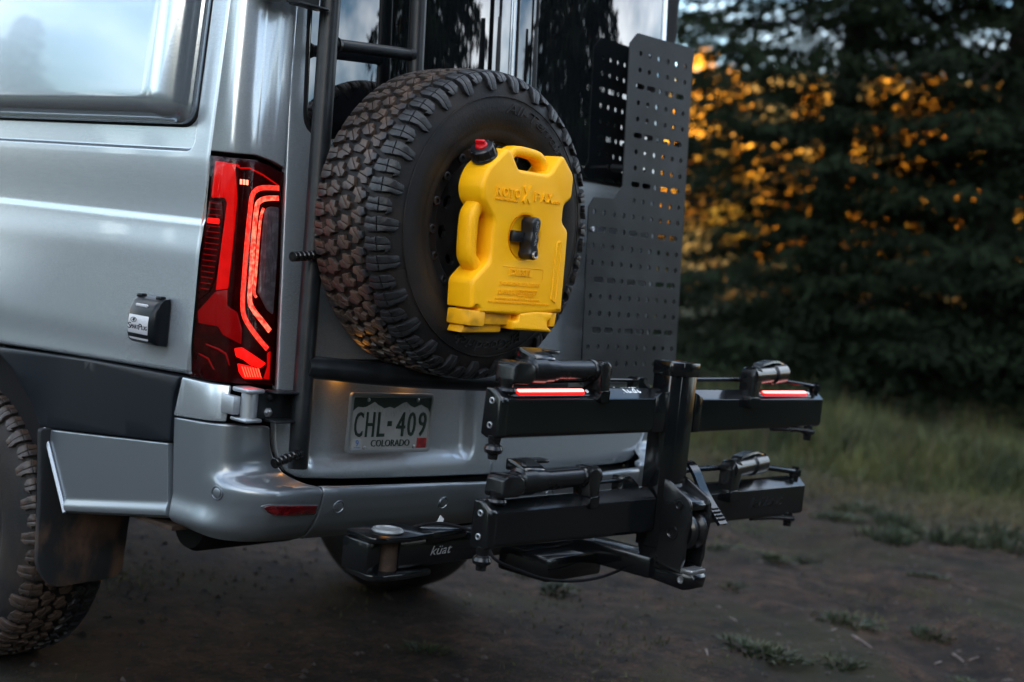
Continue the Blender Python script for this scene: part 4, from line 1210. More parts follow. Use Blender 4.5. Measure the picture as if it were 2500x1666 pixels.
bm = bmesh.new(); prism(bm, [(-.288, 1.165), (-.262, 1.165), (-.259, 1.206), (-.288, 1.206)], FY + .010, FY + TH - .006, 'Y', .005); kp(obj('foot', bm, YEL))
# pressed channel at the right, notice frame
bm = slab(slot(0, 0, .150, .016, 5), thick=.002, bev=.0035, segs=(.3, .6), fmap=lambda u, v, o: can_map(-.2935 + v, 1.309 + u, -o * .9 - .0005)); 
chan = [(-.302, 1.375), (-.294, 1.383), (-.286, 1.377), (-.286, 1.242), (-.294, 1.234), (-.302, 1.240)]
bm.free()
def tube2(name, pts, r, m, closed=False):
    bm = bmesh.new(); tube(bm, [can_map(a, b, .0002) for a, b in pts], r, 6); return kp(obj(name, bm, m))
tube2('channel_rib', smooth_path([(-.303, 0, 1.240), (-.303, 0, 1.372), (-.296, 0, 1.385), (-.286, 0, 1.378), (-.284, 0, 1.245), (-.292, 0, 1.234), (-.303, 0, 1.240)], 4) and [(p.x, p.z) for p in smooth_path([(-.303, 0, 1.240), (-.303, 0, 1.372), (-.296, 0, 1.385), (-.286, 0, 1.378), (-.284, 0, 1.245), (-.292, 0, 1.234), (-.303, 0, 1.240)], 4)], .0028, YEL)
tube2('notice_frame', [(-.505, 1.313), (-.355, 1.313), (-.347, 1.309), (-.347, 1.285), (-.352, 1.281)], .0011, YEL)
for k, ch in enumerate('ROTO'): lettering('embossed_letter', [(ch, -.559 + k * .0235, 1.484, .0205, .0225)], can_map, YEL, body, .0034, .018)
for k, ch in enumerate('PAX'): lettering('embossed_letter', [(ch, -.412 + k * .0247, 1.484, .0215, .0225)], can_map, YEL, body, .0034, .018)
lettering('embossed_name', [('.COM', -.338, 1.483, .028, .008), ('MADE IN THE USA', -.559, 1.474, .084, .0055)], can_map, YEL, body, .0028)
bm = bmesh.new()
for sgn in (1, -1):
    a = radians(57) * sgn; u, v = Vector((cos(a), sin(a))), Vector((-sin(a), cos(a))); c = Vector((-.4405, 1.4975))
    q = [c + u * x * .0245 + v * y * .0055 for x, y in ((-1, -1), (1, -1), (1, 1), (-1, 1))]
    prism(bm, [(p.x, p.y) for p in q], FY - .0035 - .0004 * sgn, FY + .002, 'Y')
obj('embossed_cross', bm, YEL, body)
lettering('embossed_fuel', [('DIESEL', -.476, 1.292, .085, .0155)], can_map, YEL, body, .0034, .018)
lettering('embossed_notice', [('2 GALLONS / 7.5 LITERS', -.511, 1.266, .155, .0095), ('DANGER', -.513, 1.2425, .064, .0125), ('EXTREMELY FLAMMABLE', -.443, 1.2525, .080, .0045), ('KEEP AWAY FROM HEAT', -.443, 1.2460, .078, .0045), ('VAPORS CAN EXPLODE', -.441, 1.2395, .066, .0045),
          ('HARMFUL OR FATAL IF SWALLOWED', -.521, 1.2300, .170, .0045), ('VENT BEFORE POURING DO NOT STORE IN DIRECT SUNLIGHT', -.547, 1.2205, .236, .0045)], can_map, YEL, body, .0020, .012)
bm = bmesh.new(); box(bm, -.4475, -.4462, FY - .0012, FY + .001, 1.238, 1.258); obj('notice_bar', bm, YEL, body)
# cap at the chamfered left shoulder
capd = Vector((-.62, -.12, .78)).normalized(); cq = capd.to_track_quat('Z', 'Y').to_matrix().to_4x4(); CM = Matrix.Translation(Vector((-.562, FY + .044, 1.572))) @ cq
bm = bmesh.new(); lathe(bm, [(.026, -.012), (.026, .004), (.0335, .004), (.0345, .008), (.0335, .011), (.0315, .012), (.0305, .032), (.027, .036), (.016, .037), (.016, .030), (1e-5, .030)], (0, 0, 0), 'Z', 32)
for v in bm.verts: v.co = CM @ v.co
cap = kp(obj('filler_cap', bm, CAPB))
bm = bmesh.new()
for k in range(12):
    a = 2 * pi * k / 12; box(bm, -.0022, .0022, -.002, .002, .010, .034, .0008, 1, CM @ Matrix.Rotation(a, 4, 'Z') @ Matrix.Translation((.0312, 0, 0)))
obj('cap_rib', bm, CAPB, cap)
bm = bmesh.new(); lathe(bm, [(.0155, .030), (.0155, .040), (.013, .0435), (1e-5, .0435)], (0, 0, 0), 'Z', 24)
box(bm, -.0135, .0135, -.0045, .0045, .040, .0545, .003)
for v in bm.verts: v.co = CM @ v.co
obj('spout_stopper', bm, CAPR, cap)
# clamp knob in the well
bm = bmesh.new()
kn = [(-.4655, 1.432), (-.456, 1.4425), (-.440, 1.4425), (-.432, 1.433), (-.433, 1.418), (-.439, 1.402), (-.433, 1.388), (-.438, 1.373), (-.430, 1.356), (-.432, 1.343), (-.441, 1.335), (-.456, 1.335), (-.466, 1.346), (-.462, 1.362), (-.466, 1.385), (-.462, 1.405)]
kn = [(a + .020, b) for a, b in kn]
knob_o = slab(round_poly(kn, .006, 3), thick=.040, bev=.006, segs=(.2, .55), fmap=lambda u, v, o: Vector((u, FY - .034 - o, v)), back=True)
bm.free()
knob = kp(obj('clamp_knob', knob_o, CAPB))
bm = bmesh.new(); prism(bm, [(-.486, 1.377), (-.446, 1.377), (-.446, 1.4045), (-.486, 1.4045)], FY - .008, FY + .010, 'Y', .003); obj('clamp_arm', bm, CAPB, knob)
lettering('knob_lettering', [('ROTOPAX', 0, 0, .062, .009)], lambda u, v, o: Vector((-.4335 + v, FY - .034 - o - .0002, 1.4325 - u)), GREYINK, knob, .0006)
bm = bmesh.new(); lathe(bm, [(1e-5, .002), (.0058, .002), (.0058, -.003), (.0085, -.004), (.0095, -.001), (.0095, .004)], (-.4285, FY - .036, 1.3485), 'Y', 18); obj('knob_lock', bm, STEEL, knob)

# ================================================================ PERFORATED BOARD
brd = empty('perforated_panel', (.565, -.06, 1.0))
tag(brd, 'tall dark grey perforated metal panel standing off the right rear window', 'panel')
BO = Matrix.Translation((-.565, .06, -1.0))
def bp_(o): o.parent = brd; o.matrix_parent_inverse = BO; return o
def brd_map(u, v, o): return Vector((u, -.06 + .08 * (v - 1) - o, v))
bO = round_poly([(.513, 2.083), (.472, 2.043), (.468, 1.592), (.428, 1.549), (.324, 1.543), (.298, 1.512), (.298, .962), (.806, .962), (.832, 2.088)][::-1], [.006, .004, .006, .006, .006, .012, .004, .004, .006], 3)
holes = []
def xs_at(z): return .0
z = 2.0205; kind = 0; row = 0
while z > .98:
    k = row % 3; wide = z < 1.52
    dx = -.006 * (2.02 - z)
    if k != 2:
        for i in range(10 if wide else 6):
            holes.append(circ(.786 + dx - i * .0506, z, .0084, 10))
    else:
        pat = [(.7575, 1), (.695, 1), (.646, 0), (.594, 1), (.534, 1)] + ([(.486, 0), (.427, 1), (.365, 1)] if wide else [])
        for x, sl in pat:
            holes.append(slot(x + dx + (.004 if sl else 0), z, .047, .0175) if sl else circ(x + dx + .002, z, .0084, 10))
    z -= .0522; row += 1
sheet = bp_(obj('sheet', slab(bO, holes, thick=.004, bev=.0006, segs=(), fmap=brd_map, back=True), BOARD))
# folded right flange, also drilled
fh = []
zz = 2.0
while zz > 1.0: fh.append(circ(.022, zz, .005, 8)); zz -= .0522
flO = [(0, .962), (.040, .962), (.040, 2.045), (.012, 2.088), (0, 2.088)]
def fl_map(u, v, o): return Vector((.806 + .026 * (v - .962) / 1.126 + .001 + o + u * .25, -.06 + .08 * (v - 1) + .001 + u, v))
bp_(obj('flange', slab(flO, fh, thick=.004, bev=.0006, segs=(), fmap=fl_map, back=True), EDGE))
for z in (1.15, 1.75):
    bm = bmesh.new(); tube(bm, [brd_map(.70, z, -.004), brd_map(.70, z, -.07)], .012, 12); tube(bm, [brd_map(.50, z - .1, -.004), brd_map(.50, z - .1, -.07)], .012, 12); bp_(obj('standoff', bm, BLACKTUBE))
bm = bmesh.new(); lathe(bm, [(.009, 0), (.0085, -.004), (.005, -.006), (1e-5, -.004)], brd_map(.319, 1.444, 0), 'Y', 12); bp_(obj('panel_bolt', bm, STEEL))
for zz in (1.856, 1.825):
    bm = bmesh.new(); lathe(bm, [(.012, .0), (.012, .006), (.006, .010), (1e-5, .010)], fl_map(.022, zz, .001), 'X', 8); bp_(obj('flange_bolt', bm, GAP))

# ================================================================ BIKE RACK
rack = empty('bike_rack', (.0, -.60, .50))
tag(rack, 'folded black two tray bike rack with lit red strips, behind the van', 'bike rack')
RO = Matrix.Translation((0, .60, -.50))
def rp(o): o.parent = rack; o.matrix_parent_inverse = RO; return o
# mast
bm = bmesh.new(); prism(bm, [(-.012, -.545), (-.012, -.600), (.012, -.622), (.085, -.622), (.085, -.545)], .60, 1.072, 'Z', .003); mast = rp(obj('mast', bm, RACK))
bm = bmesh.new(); prism(bm, [(-.016, -.542), (-.016, -.602), (.010, -.627), (.089, -.627), (.089, -.542)], 1.064, 1.103, 'Z', .005); obj('mast_cap', bm, RACK, mast)
def beam(x0, x1, zb, zt, yf, rise0, rise1, lean_end):
    """tray beam: tall face towards the viewer, sloped top; heights may taper from x0 to x1"""
    bm = bmesh.new(); A = []
    for x, dz, zlo in ((x0, rise0, zb[0]), (x1, rise1, zb[1])):
        t = zt + dz
        sec = [(yf, zlo + .004), (yf - .004, zlo + .012), (yf - .004, t - .003), (yf, t), (yf + .024, t + .021), (yf + .030, t + .022), (yf + .048, t + .020), (yf + .048, zlo), (yf + .01, zlo)]
        A.append([bm.verts.new((x + lean_end * (z - zlo) * (1 if x == x1 else 0), y, z)) for y, z in sec])
    n = len(A[0])
    for k in range(n): bm.faces.new((A[0][k], A[0][(k + 1) % n], A[1][(k + 1) % n], A[1][k]))
    bm.faces.new(A[0][::-1]); bm.faces.new(A[1])
    bmesh.ops.recalc_face_normals(bm, faces=bm.faces[:])
    bmesh.ops.bevel(bm, geom=[e for e in bm.edges if len(e.link_faces) == 2 and e.calc_face_angle(0) > .5], offset=.0012, segments=1, affect='EDGES')
    return bm
YF = -.600
def endcap(x, z0, z1, parent):
    bm = bmesh.new()
    prism(bm, round_poly([(YF - .005, z0 - .006), (YF - .005, z1 + .001), (YF + .021, z1 + .025), (YF + .049, z1 + .024), (YF + .052, z0 - .004), (YF + .03, z0 - .012)], .005, 3), x - .016, x + .012, 'X', .004)
    c = obj('end_cap', bm, RACK, parent)
    for zz in (z1 - .004, z0 + .020):
        bm = bmesh.new(); lathe(bm, [(.0082, 0), (.0078, -.003), (.0060, -.0036), (.0052, -.0032), (.0044, -.0004), (1e-5, -.0004)], (x - .0155, YF + .024, zz), 'X', 14); obj('cap_bolt', bm, STEEL, c)
    bm = bmesh.new(); lathe(bm, [(1e-5, -.058), (.012, -.056), (.013, -.044), (.021, -.040), (.023, -.032), (.020, -.024), (.014, -.02), (.017, .0), (1e-5, .002)], (x - .002, YF + .018, z0 - .004), 'Z', 14)
    obj('strap_anchor', bm, RACKGLOSS, c)
    return c
def arm_left(z, parent, x0=-.668, xe=-.29, drop=.06):
    """wheel-holding arm, folded along the beam: pivot block, ratchet head with lever, round tube, elbow foot"""
    y = YF + .022
    bm = bmesh.new(); prism(bm, round_poly([(x0 + .005, z - .030), (x0 + .010, z + .018), (x0 + .024, z + .023), (x0 + .070, z + .020), (x0 + .092, z + .004), (x0 + .096, z - .014), (x0 + .07, z - .032)], .008, 4), y - .030, y + .030, 'Y', .006)
    a = rp(obj('wheel_arm', bm, RACKGLOSS))
    bm = bmesh.new(); lathe(bm, [(1e-5, .07), (.0255, .07), (.0255, .39 + (xe + .29)), (1e-5, .39 + (xe + .29))], (x0, y, z), 'X', 28); obj('arm_tube', bm, RACKGLOSS, a)
    bm = bmesh.new(); lathe(bm, [(.022, .085), (.0335, .090), (.0345, .135), (.032, .138), (.032, .141), (.0315, .168), (.0285, .171), (.0285, .185), (.024, .188)], (x0, y, z), 'X', 28); obj('ratchet_head', bm, RACKGLOSS, a)
    bm = bmesh.new(); prism(bm, [(y - .022, z + .028), (y - .012, z + .037), (y + .03, z + .050), (y + .045, z + .050), (y + .045, z + .022), (y, z + .02)], x0 + .092, x0 + .168, 'X', .004)
    lv = obj('ratchet_lever', bm, RACK, a)
    bm = bmesh.new(); box(bm, x0 + .155, x0 + .225, y + .015, y + .052, z + .036, z + .046, .004); obj('lever_tip', bm, RACKGLOSS, lv)
    bm = bmesh.new(); prism(bm, round_poly([(xe - .040, z - .020), (xe - .040, z + .024), (xe - .012, z + .026), (xe + .003, z + .012), (xe + .004, z - .045), (xe, z - drop), (xe - .030, z - drop), (xe - .034, z - .045)], .007, 4), y - .032, y + .028, 'Y', .006); obj('arm_elbow', bm, RACKGLOSS, a)
    bm = bmesh.new(); lathe(bm, [(1e-5, xe - .054), (.0268, xe - .054), (.0285, xe - .050), (.0285, xe - .042), (1e-5, xe - .042)], (0, y, z), 'X', 28); obj('arm_collar', bm, RACKGLOSS, a)
    bm = bmesh.new(); prism(bm, round_poly([(xe - .032, z - drop - .018), (xe - .036, z - drop + .012), (xe + .002, z - drop + .012), (xe, z - drop - .018)], .003, 3), y - .036, y + .01, 'Y', .003); obj('arm_foot', bm, RACK, a)
    return a
def stem(x, z0, z1):
    bm = bmesh.new(); lathe(bm, [(1e-5, z0), (.022, z0), (.026, z0 + .006), (.0235, z0 + .012), (.016, z0 + .014), (.018, z1 - .004), (.018, z1), (1e-5, z1)], (x, YF + .022, 0), 'Z', 16)
    rp(obj('arm_swivel', bm, RACKGLOSS))
def flat_rod(name, pts, wd=.011, th=.007):
    bm = bmesh.new(); tube(bm, smooth_path(pts, 5), wd / 2, 10)
    return rp(obj(name, bm, RACKGLOSS))
def strip_lamp(x0, x1, zc, dz):
    """red lamp on the sloped top of the beam"""
    n = Vector((0, -.66, .75)).normalized()
    def sm(u, v, o): 
        return Vector((u, YF + .0115 + v * .75 * 1.0, zc + v * .66 + (u - x0) * dz)) + n * o
    hs = rp(obj('lamp_housing', slab(slot((x0 + x1) / 2, 0, x1 - x0 + .052, .027, 6), thick=.006, bev=.003, fmap=lambda u, v, o: sm(u, v, o + .006)), RACKGLOSS))
    obj('lamp_strip', slab(slot((x0 + x1) / 2, 0, x1 - x0, .0205, 5), thick=.006, bev=.004, segs=(.3, .6), fmap=lambda u, v, o: sm(u, v, o + .0105)), LEDGLOW, hs)
    bm = slab(slot((x0 + x1) / 2, .0015, x1 - x0 - .006, .0105, 4), thick=.003, bev=.0012, fmap=lambda u, v, o: sm(u, v, o + .0118)); obj('lamp_tube', bm, STRIPHOT, hs)
    for x in (x0 - .012, x1 + .012):
        bm = slab(circ(x, .001, .0052, 12), [circ(x, .001, .0026, 8)], thick=.002, fmap=lambda u, v, o: sm(u, v, o + .0085), back=True); obj('lamp_screw', bm, WHITEINK, hs)
STRIPHOT = mat('lamp_strip_hot', (.9, .5, .45), .4, emit=(1, .42, .34), emit_s=0.32)
# upper tray
ub = rp(obj('upper_beam', beam(-.676, -.020, (.916, .912), 1.008, YF, .004, -.001, 0), RACK, ang=14)); endcap(-.676, .926, 1.008, ub)
ub2 = rp(obj('upper_beam', beam(.118, .834, (.907, .905), 1.003, YF, 0, -.008, 0), RACK, ang=14))
bm = bmesh.new(); prism(bm, [(.116, .909), (.150, .909), (.150, 1.0055), (.116, 1.018)], YF - .0055, YF + .06, 'Y', .002); obj('beam_collar', bm, RACK, ub2)
bm = bmesh.new(); prism(bm, [(-.075, .914), (-.01, .914), (-.01, 1.022), (-.045, 1.022), (-.075, 1.009)], YF - .0055, YF + .06, 'Y', .002); obj('beam_collar', bm, RACK, ub)
strip_lamp(-.632, -.372, 1.0200, -.004); strip_lamp(.478, .742, 1.0075, -.010)
stem(-.650, 1.022, 1.056); arm_left(1.076, rack)
flat_rod('hold_rod', [(-.655, YF + .02, 1.046), (-.4, YF + .045, 1.046), (-.20, YF + .05, 1.047), (-.075, YF + .05, 1.045)])
bm = bmesh.new(); prism(bm, round_poly([(-.110, 1.020), (-.110, 1.056), (-.075, 1.056), (-.055, 1.030), (-.055, 1.020)], .005, 3), YF + .03, YF + .07, 'Y', .004); rp(obj('rod_stop', bm, RACK))
flat_rod('hold_rod', [(.085, YF + .05, 1.048), (.38, YF + .05, 1.048), (.60, YF + .04, 1.046), (.74, YF + .02, 1.036), (.818, YF + .015, 1.028)], .014)
bm = bmesh.new(); lathe(bm, [(1e-5, 1.0), (.012, 1.0), (.012, 1.012), (.019, 1.016), (.019, 1.034), (.012, 1.036), (.012, 1.042), (1e-5, 1.042)], (.812, YF + .018, 0), 'Z', 12); rp(obj('rod_pivot', bm, RACK))
def arm_right(x, z, ln):
    """far arm, seen end on: elbow at the near end, tube running back, ratchet head"""
    y0 = YF + .000
    d = Vector((.97, .13, .02)).normalized(); p = Vector((x, y0, z))
    bm = bmesh.new(); prism(bm, round_poly([(x - .022, z - .075), (x - .020, z + .008), (x - .008, z + .022), (x + .022, z + .024), (x + .036, z + .006), (x + .030, z - .020), (x + .022, z - .05), (x + .022, z - .075)], .008, 4), y0 - .022, y0 + .026, 'Y', .006); a = rp(obj('wheel_arm', bm, RACKGLOSS))
    bm = bmesh.new(); tube(bm, [p - d * .01, p + d * ln], .0275, 24); obj('arm_tube', bm, RACKGLOSS, a)
    bm = bmesh.new(); tube(bm, [p + d * (ln - .03), p + d * (ln - .02), p + d * (ln + .055), p + d * (ln + .065)], .03, 20, radii=[.026, .033, .033, .024]); obj('ratchet_head', bm, RACKGLOSS, a)
    bm = bmesh.new(); q = p + d * (ln - .075); sx = d.cross(Vector((0, 0, 1))).normalized() * .017; A = []
    for t, h in ((-.045, .027), (-.035, .034), (.03, .041), (.075, .040), (.118, .030), (.13, .018)):
        c = q + d * t + Vector((0, 0, h)); A.append([bm.verts.new(c + sx + Vector((0, 0, -.006))), bm.verts.new(c + sx * .9), bm.verts.new(c - sx * .9), bm.verts.new(c - sx + Vector((0, 0, -.006)))])
    for u_, v_ in zip(A, A[1:]):
        for k in range(4): bm.faces.new((u_[k], u_[(k + 1) % 4], v_[(k + 1) % 4], v_[k]))
    bm.faces.new(A[0][::-1]); bm.faces.new(A[-1]); obj('ratchet_lever', bm, RACKGLOSS, a, ang=20)
    bm = bmesh.new(); prism(bm, round_poly([(x - .026, z - .092), (x - .026, z - .060), (x + .026, z - .060), (x + .026, z - .092)], .004, 3), y0 - .026, y0 + .02, 'Y', .004); obj('arm_foot', bm, RACK, a)
arm_right(.398, 1.066, .155)
bm = bmesh.new(); tube(bm, smooth_path([(.58, YF + .02, .903), (.70, YF + .01, .899), (.80, YF, .890)], 4), .008, 8)
lathe(bm, [(1e-5, .862), (.012, .863), (.013, .880), (.022, .884), (.022, .892), (.014, .895), (.014, .91), (1e-5, .91)], (.785, YF + .01, 0), 'Z', 14); rp(obj('strap_anchor', bm, RACKGLOSS))
def chamf(u, v, o):                       # lettering that runs over the sloped top onto the flat behind it
    if v < .031: return Vector((u, YF + v * .75 - o * .66, 1.0075 + v * .66 + o * .75))
    return Vector((u, YF + .0235 + (v - .031), 1.0290 + o))
lettering('rack_logo', [('kuat', -.1985, .0155, .078, .040)], lambda u, v, o: chamf(u, v, o + .0005), WHITEINK, ub, .0006)
# lower tray
lb = rp(obj('lower_beam', beam(-.676, -.020, (.655, .638), .740, YF, .003, -.003, 0), RACK, ang=14)); endcap(-.676, .662, .742, lb)
lb2 = rp(obj('lower_beam', beam(.118, .785, (.642, .632), .732, YF, 0, -.006, 0), RACK, ang=14))
stem(-.644, .758, .79); arm_left(.806, rack, -.664, -.286)
flat_rod('hold_rod', [(-.655, YF + .02, .776), (-.4, YF + .045, .777), (-.20, YF + .05, .779), (-.075, YF + .05, .778)])
flat_rod('hold_rod', [(.085, YF + .05, .790), (.30, YF + .05, .790), (.52, YF + .04, .787), (.68, YF + .02, .772), (.758, YF + .015, .762)], .017)
bm = bmesh.new(); prism(bm, round_poly([(-.130, .752), (-.130, .792), (-.095, .792), (-.055, .765), (-.055, .752)], .005, 3), YF + .03, YF + .07, 'Y', .004); rp(obj('rod_stop', bm, RACK))
bm = bmesh.new(); lathe(bm, [(1e-5, .735), (.012, .735), (.012, .747), (.019, .751), (.019, .769), (.012, .771), (.012, .778), (1e-5, .778)], (.752, YF + .018, 0), 'Z', 12); rp(obj('rod_pivot', bm, RACK))
arm_right(.345, .796, .150)
bm = bmesh.new(); tube(bm, smooth_path([(.52, YF + .02, .634), (.64, YF + .01, .630), (.74, YF, .620)], 4), .008, 8)
lathe(bm, [(1e-5, .596), (.012, .597), (.013, .612), (.022, .616), (.022, .624), (.014, .627), (.014, .64), (1e-5, .64)], (.725, YF + .01, 0), 'Z', 14); rp(obj('strap_anchor', bm, RACKGLOSS))
lettering('embossed_logo', [('küat', .465, .672, .190, .030, .25)], lambda u, v, o: Vector((u, YF - .0042 - o, v)), RACKGLOSS, lb2, .003)
# pivot housing: two cheek plates, sloped cover, cam, foot
cheek = round_poly([(-.545, .778), (-.603, .790), (-.620, .786), (-.690, .748), (-.700, .736), (-.706, .685), (-.697, .622), (-.698, .586), (-.690, .556), (-.70, .545), (-.565, .545), (-.553, .575), (-.545, .60)], .008, 3)
for x in (.000, .092):
    bm = bmesh.new(); prism(bm, cheek, x, x + .012, 'X', .002); ck = rp(obj('pivot_cheek', bm, RACKGLOSS))
    if x == 0:
        for (yy, zz), r in (((-.578, .764), .0115), ((-.580, .615), .0115), ((-.666, .726), .014), ((-.652, .649), .020)):
            bm = bmesh.new(); lathe(bm, [(r, 0), (r * .95, -.003), (r * .66, -.0032), (r * .5, -.001), (r * .42, .002), (1e-5, .002)], (-.0005, yy, zz), 'X', 18); obj('pivot_bolt', bm, STEEL if r < .012 else RACKGLOSS, ck)
bm = bmesh.new(); prism(bm, [(-.600, .784), (-.690, .739), (-.697, .728), (-.697, .715), (-.685, .715), (-.60, .765)], .013, .091, 'X', .002); rp(obj('pivot_cover', bm, RACK))
bm = bmesh.new(); lathe(bm, [(1e-5, .016), (.05, .016), (.058, .022), (.058, .034), (.046, .04), (.046, .062), (.058, .068), (.058, .08), (.05, .088), (1e-5, .088)], (0, -.655, .655), 'X', 28); rp(obj('cam_wheel', bm, RACKGLOSS))
bm = bmesh.new(); prism(bm, [(-.54, .552), (-.725, .552), (-.734, .540), (-.728, .512), (-.702, .503), (-.54, .515)], .004, .066, 'X', .004); ft = rp(obj('base_foot', bm, RACK))
bm = bmesh.new(); box(bm, .002, .068, -.728, -.690, .550, .562, .003); obj('foot_pad', bm, STEEL, ft); ft.data.materials[0] = RACK
bm = bmesh.new(); lathe(bm, [(.010, 0), (.0095, -.003), (.006, -.003), (.004, 0), (1e-5, 0)], (.0035, -.694, .530), 'X', 14); obj('foot_bolt', bm, STEEL, ft)
bm = bmesh.new(); box(bm, -.010, .078, -.60, -.16, .512, .572, .006); rp(obj('base_tube', bm, RACK))
# release lever
lev = [(-.560, .812), (-.580, .822), (-.600, .818), (-.622, .795), (-.650, .752), (-.690, .708), (-.722, .675)]
bm = bmesh.new(); pts = smooth_path([(0, a, b) for a, b in lev], 5); A = []
for i, p in enumerate(pts):
    t = (pts[min(len(pts) - 1, i + 1)] - pts[max(0, i - 1)]).normalized(); q = Vector((0, -t.z, t.y))
    A.append([bm.verts.new(Vector((x, p.y, p.z)) + q * h) for x, h in ((.118, -.004), (.118, .005), (.124, .005), (.126, .002), (.148, .002), (.150, .005), (.156, .005), (.156, -.004))])
for a, b in zip(A, A[1:]):
    for k in range(8): bm.faces.new((a[k], a[(k + 1) % 8], b[(k + 1) % 8], b[k]))
bm.faces.new(A[0][::-1]); bm.faces.new(A[-1]); lv = rp(obj('release_lever', bm, RACK))
LP = [Vector((.137, a, b)) for a, b in ((-.692, .7065), (-.700, .699), (-.708, .691), (-.716, .683))]
for p in LP:
    bm = bmesh.new(); box(bm, .121, .153, p.y - .0022, p.y + .0022, p.z - .002, p.z + .010, .0015, 1); obj('grip_rib', bm, RACKGLOSS, lv)
# swing-away hitch arm below the bumper
bm = bmesh.new(); box(bm, -.70, .085, -.335, -.265, .548, .622, .006); arm = rp(obj('hitch_arm', bm, RACK))
bm = bmesh.new(); prism(bm, round_poly([(-.80, -.335), (-.785, -.225), (-.70, -.215), (-.60, -.225), (-.60, -.355), (-.70, -.362), (-.77, -.355)], .012, 3), .622, .636, 'Z', .003)
prism(bm, round_poly([(-.80, -.335), (-.785, -.225), (-.70, -.215), (-.60, -.225), (-.60, -.355), (-.70, -.362), (-.77, -.355)], .012, 3), .530, .545, 'Z', .003)
box(bm, -.80, -.755, -.325, -.235, .545, .622, .004); obj('hinge_fork', bm, RACK, arm)
bm = bmesh.new(); lathe(bm, [(1e-5, .524), (.030, .524), (.030, .636), (.037, .637), (.040, .641), (.037, .646), (.030, .647), (.027, .643), (1e-5, .643)], (-.715, -.300, 0), 'Z', 28); obj('hinge_pin', bm, PLATEF, arm)
bm = bmesh.new(); lathe(bm, [(.031, .530), (.031, .634)], (-.715, -.3005, 0), 'Z', 28); obj('pin_sleeve', bm, DUST, arm)
bm = bmesh.new(); prism(bm, [(-.61, .605), (-.47, .612), (-.47, .634), (-.61, .634)], -.342, -.262, 'Y', .003); obj('clamp_plate', bm, RACK, arm)
lettering('arm_logo', [('küat', -.592, .574, .078, .023, .35)], lambda u, v, o: Vector((u, -.3352 - o, v)), GREYINK, arm, .0005)
bm = bmesh.new(); box(bm, -.055, .055, -.27, .34, .505, .565, .005); vp(obj('hitch_receiver', bm, UNDER))
bm = bmesh.new(); box(bm, -.22, .02, -.42, -.24, .480, .548, .01); rp(obj('pivot_block', bm, RACK))
bm = bmesh.new(); tube(bm, smooth_path([(-.60, -.27, .632), (-.56, -.30, .646), (-.50, -.33, .640), (-.45, -.38, .618), (-.50, -.47, .586), (-.42, -.50, .552), (-.33, -.50, .524), (-.22, -.50, .506), (-.10, -.50, .502), (.01, -.50, .516), (.06, -.50, .535)], 8), .0042, 8)
wr = rp(obj('wiring', bm, GAP))
bm = bmesh.new(); prism(bm, [(-.436, .617), (-.418, .606), (-.408, .625), (-.424, .636)], -.2005, -.1995, 'Y'); obj('wire_tag', bm, WHITEINK, wr)

# ================================================================ GROUND COVER
def blades(name, x, y, hgt, wid, m, lean=.45, kind='stuff', parent=None, z=None, seed=1):
    g = np.random.default_rng(seed); n = len(x)
    z = ground_h(x, y) - .01 if z is None else z
    a = g.uniform(0, 2 * pi, n); b = g.uniform(0, 2 * pi, n); ln = np.abs(g.normal(0, lean, n))
    wx, wy = np.cos(a) * wid / 2, np.sin(a) * wid / 2
    V = np.zeros((n, 6, 3))
    for k, (f, wv) in enumerate(((0, 1), (.55, .85), (1, .12))):
        cx_ = x + np.cos(b) * ln * hgt * f ** 1.8; cy_ = y + np.sin(b) * ln * hgt * f ** 1.8; cz_ = z + hgt * f * (1 - .35 * np.minimum(ln, 1) * f)
        V[:, 2 * k] = np.column_stack([cx_ - wx * wv, cy_ - wy * wv, cz_]); V[:, 2 * k + 1] = np.column_stack([cx_ + wx * wv, cy_ + wy * wv, cz_])
    b0 = np.arange(n)[:, None] * 6
    F = np.concatenate([b0 + np.array([[0, 1, 3, 2]]), b0 + np.array([[2, 3, 5, 4]])])
    o = arr_obj(name, V.reshape(-1, 3), F, m, parent)
    if kind: o['kind'] = kind
    return o
def sector(n, d0, d1, l0, l1, seed):
    g = np.random.default_rng(seed)
    d = np.sqrt(g.uniform(d0 ** 2, d1 ** 2, n)); l = g.uniform(l0, l1, n)
    x = -3.165 + vdir.x * d + vside.x * l; y = -2.743 + vdir.y * d + vside.y * l
    return x, y, d, l
x, y, d, l = sector(150000, 7.6, 19, -1.0, 7.5, 31)
edge = 9.9 - np.clip(l - 1.4, 0, 9) * .42
dens = np.clip((d - edge) / 1.6, 0, 1) * (.25 + 1.2 * vnoise(x * 1.1, y * 1.1, 41) ** 1.5)
k = rng.random(len(x)) < dens * 1.0
x, y, d, l = x[k], y[k], d[k], l[k]; edge = edge[k]
tall = np.clip((d - edge - .5) / 1.2, 0, 1)
hgt = (.05 + .27 * tall) * (.5 + rng.random(len(x)) * .9) * (.45 + .6 * vnoise(x * .8, y * .8, 42) + .55 * vnoise(x * 3.1, y * 3.1, 43) ** 2)
tag(blades('grass', x, y, hgt, .007 + .007 * rng.random(len(x)), GRASSM, .5), 'tall green and yellowing grass along the edge of the clearing', 'grass')
x, y, d, l = sector(700, 9.6, 15.5, -.5, 6.5, 32)
tag(blades('grass_stems', x, y, .28 + .28 * rng.random(len(x)), np.full(len(x), .006), STRAWM, .22, seed=6), 'pale seed stems standing above the tall grass', 'grass')
x, y, d, l = sector(40000, 6.6, 11.5, -.6, 6.5, 39)
e_ = 9.9 - np.clip(l - 1.4, 0, 9) * .42
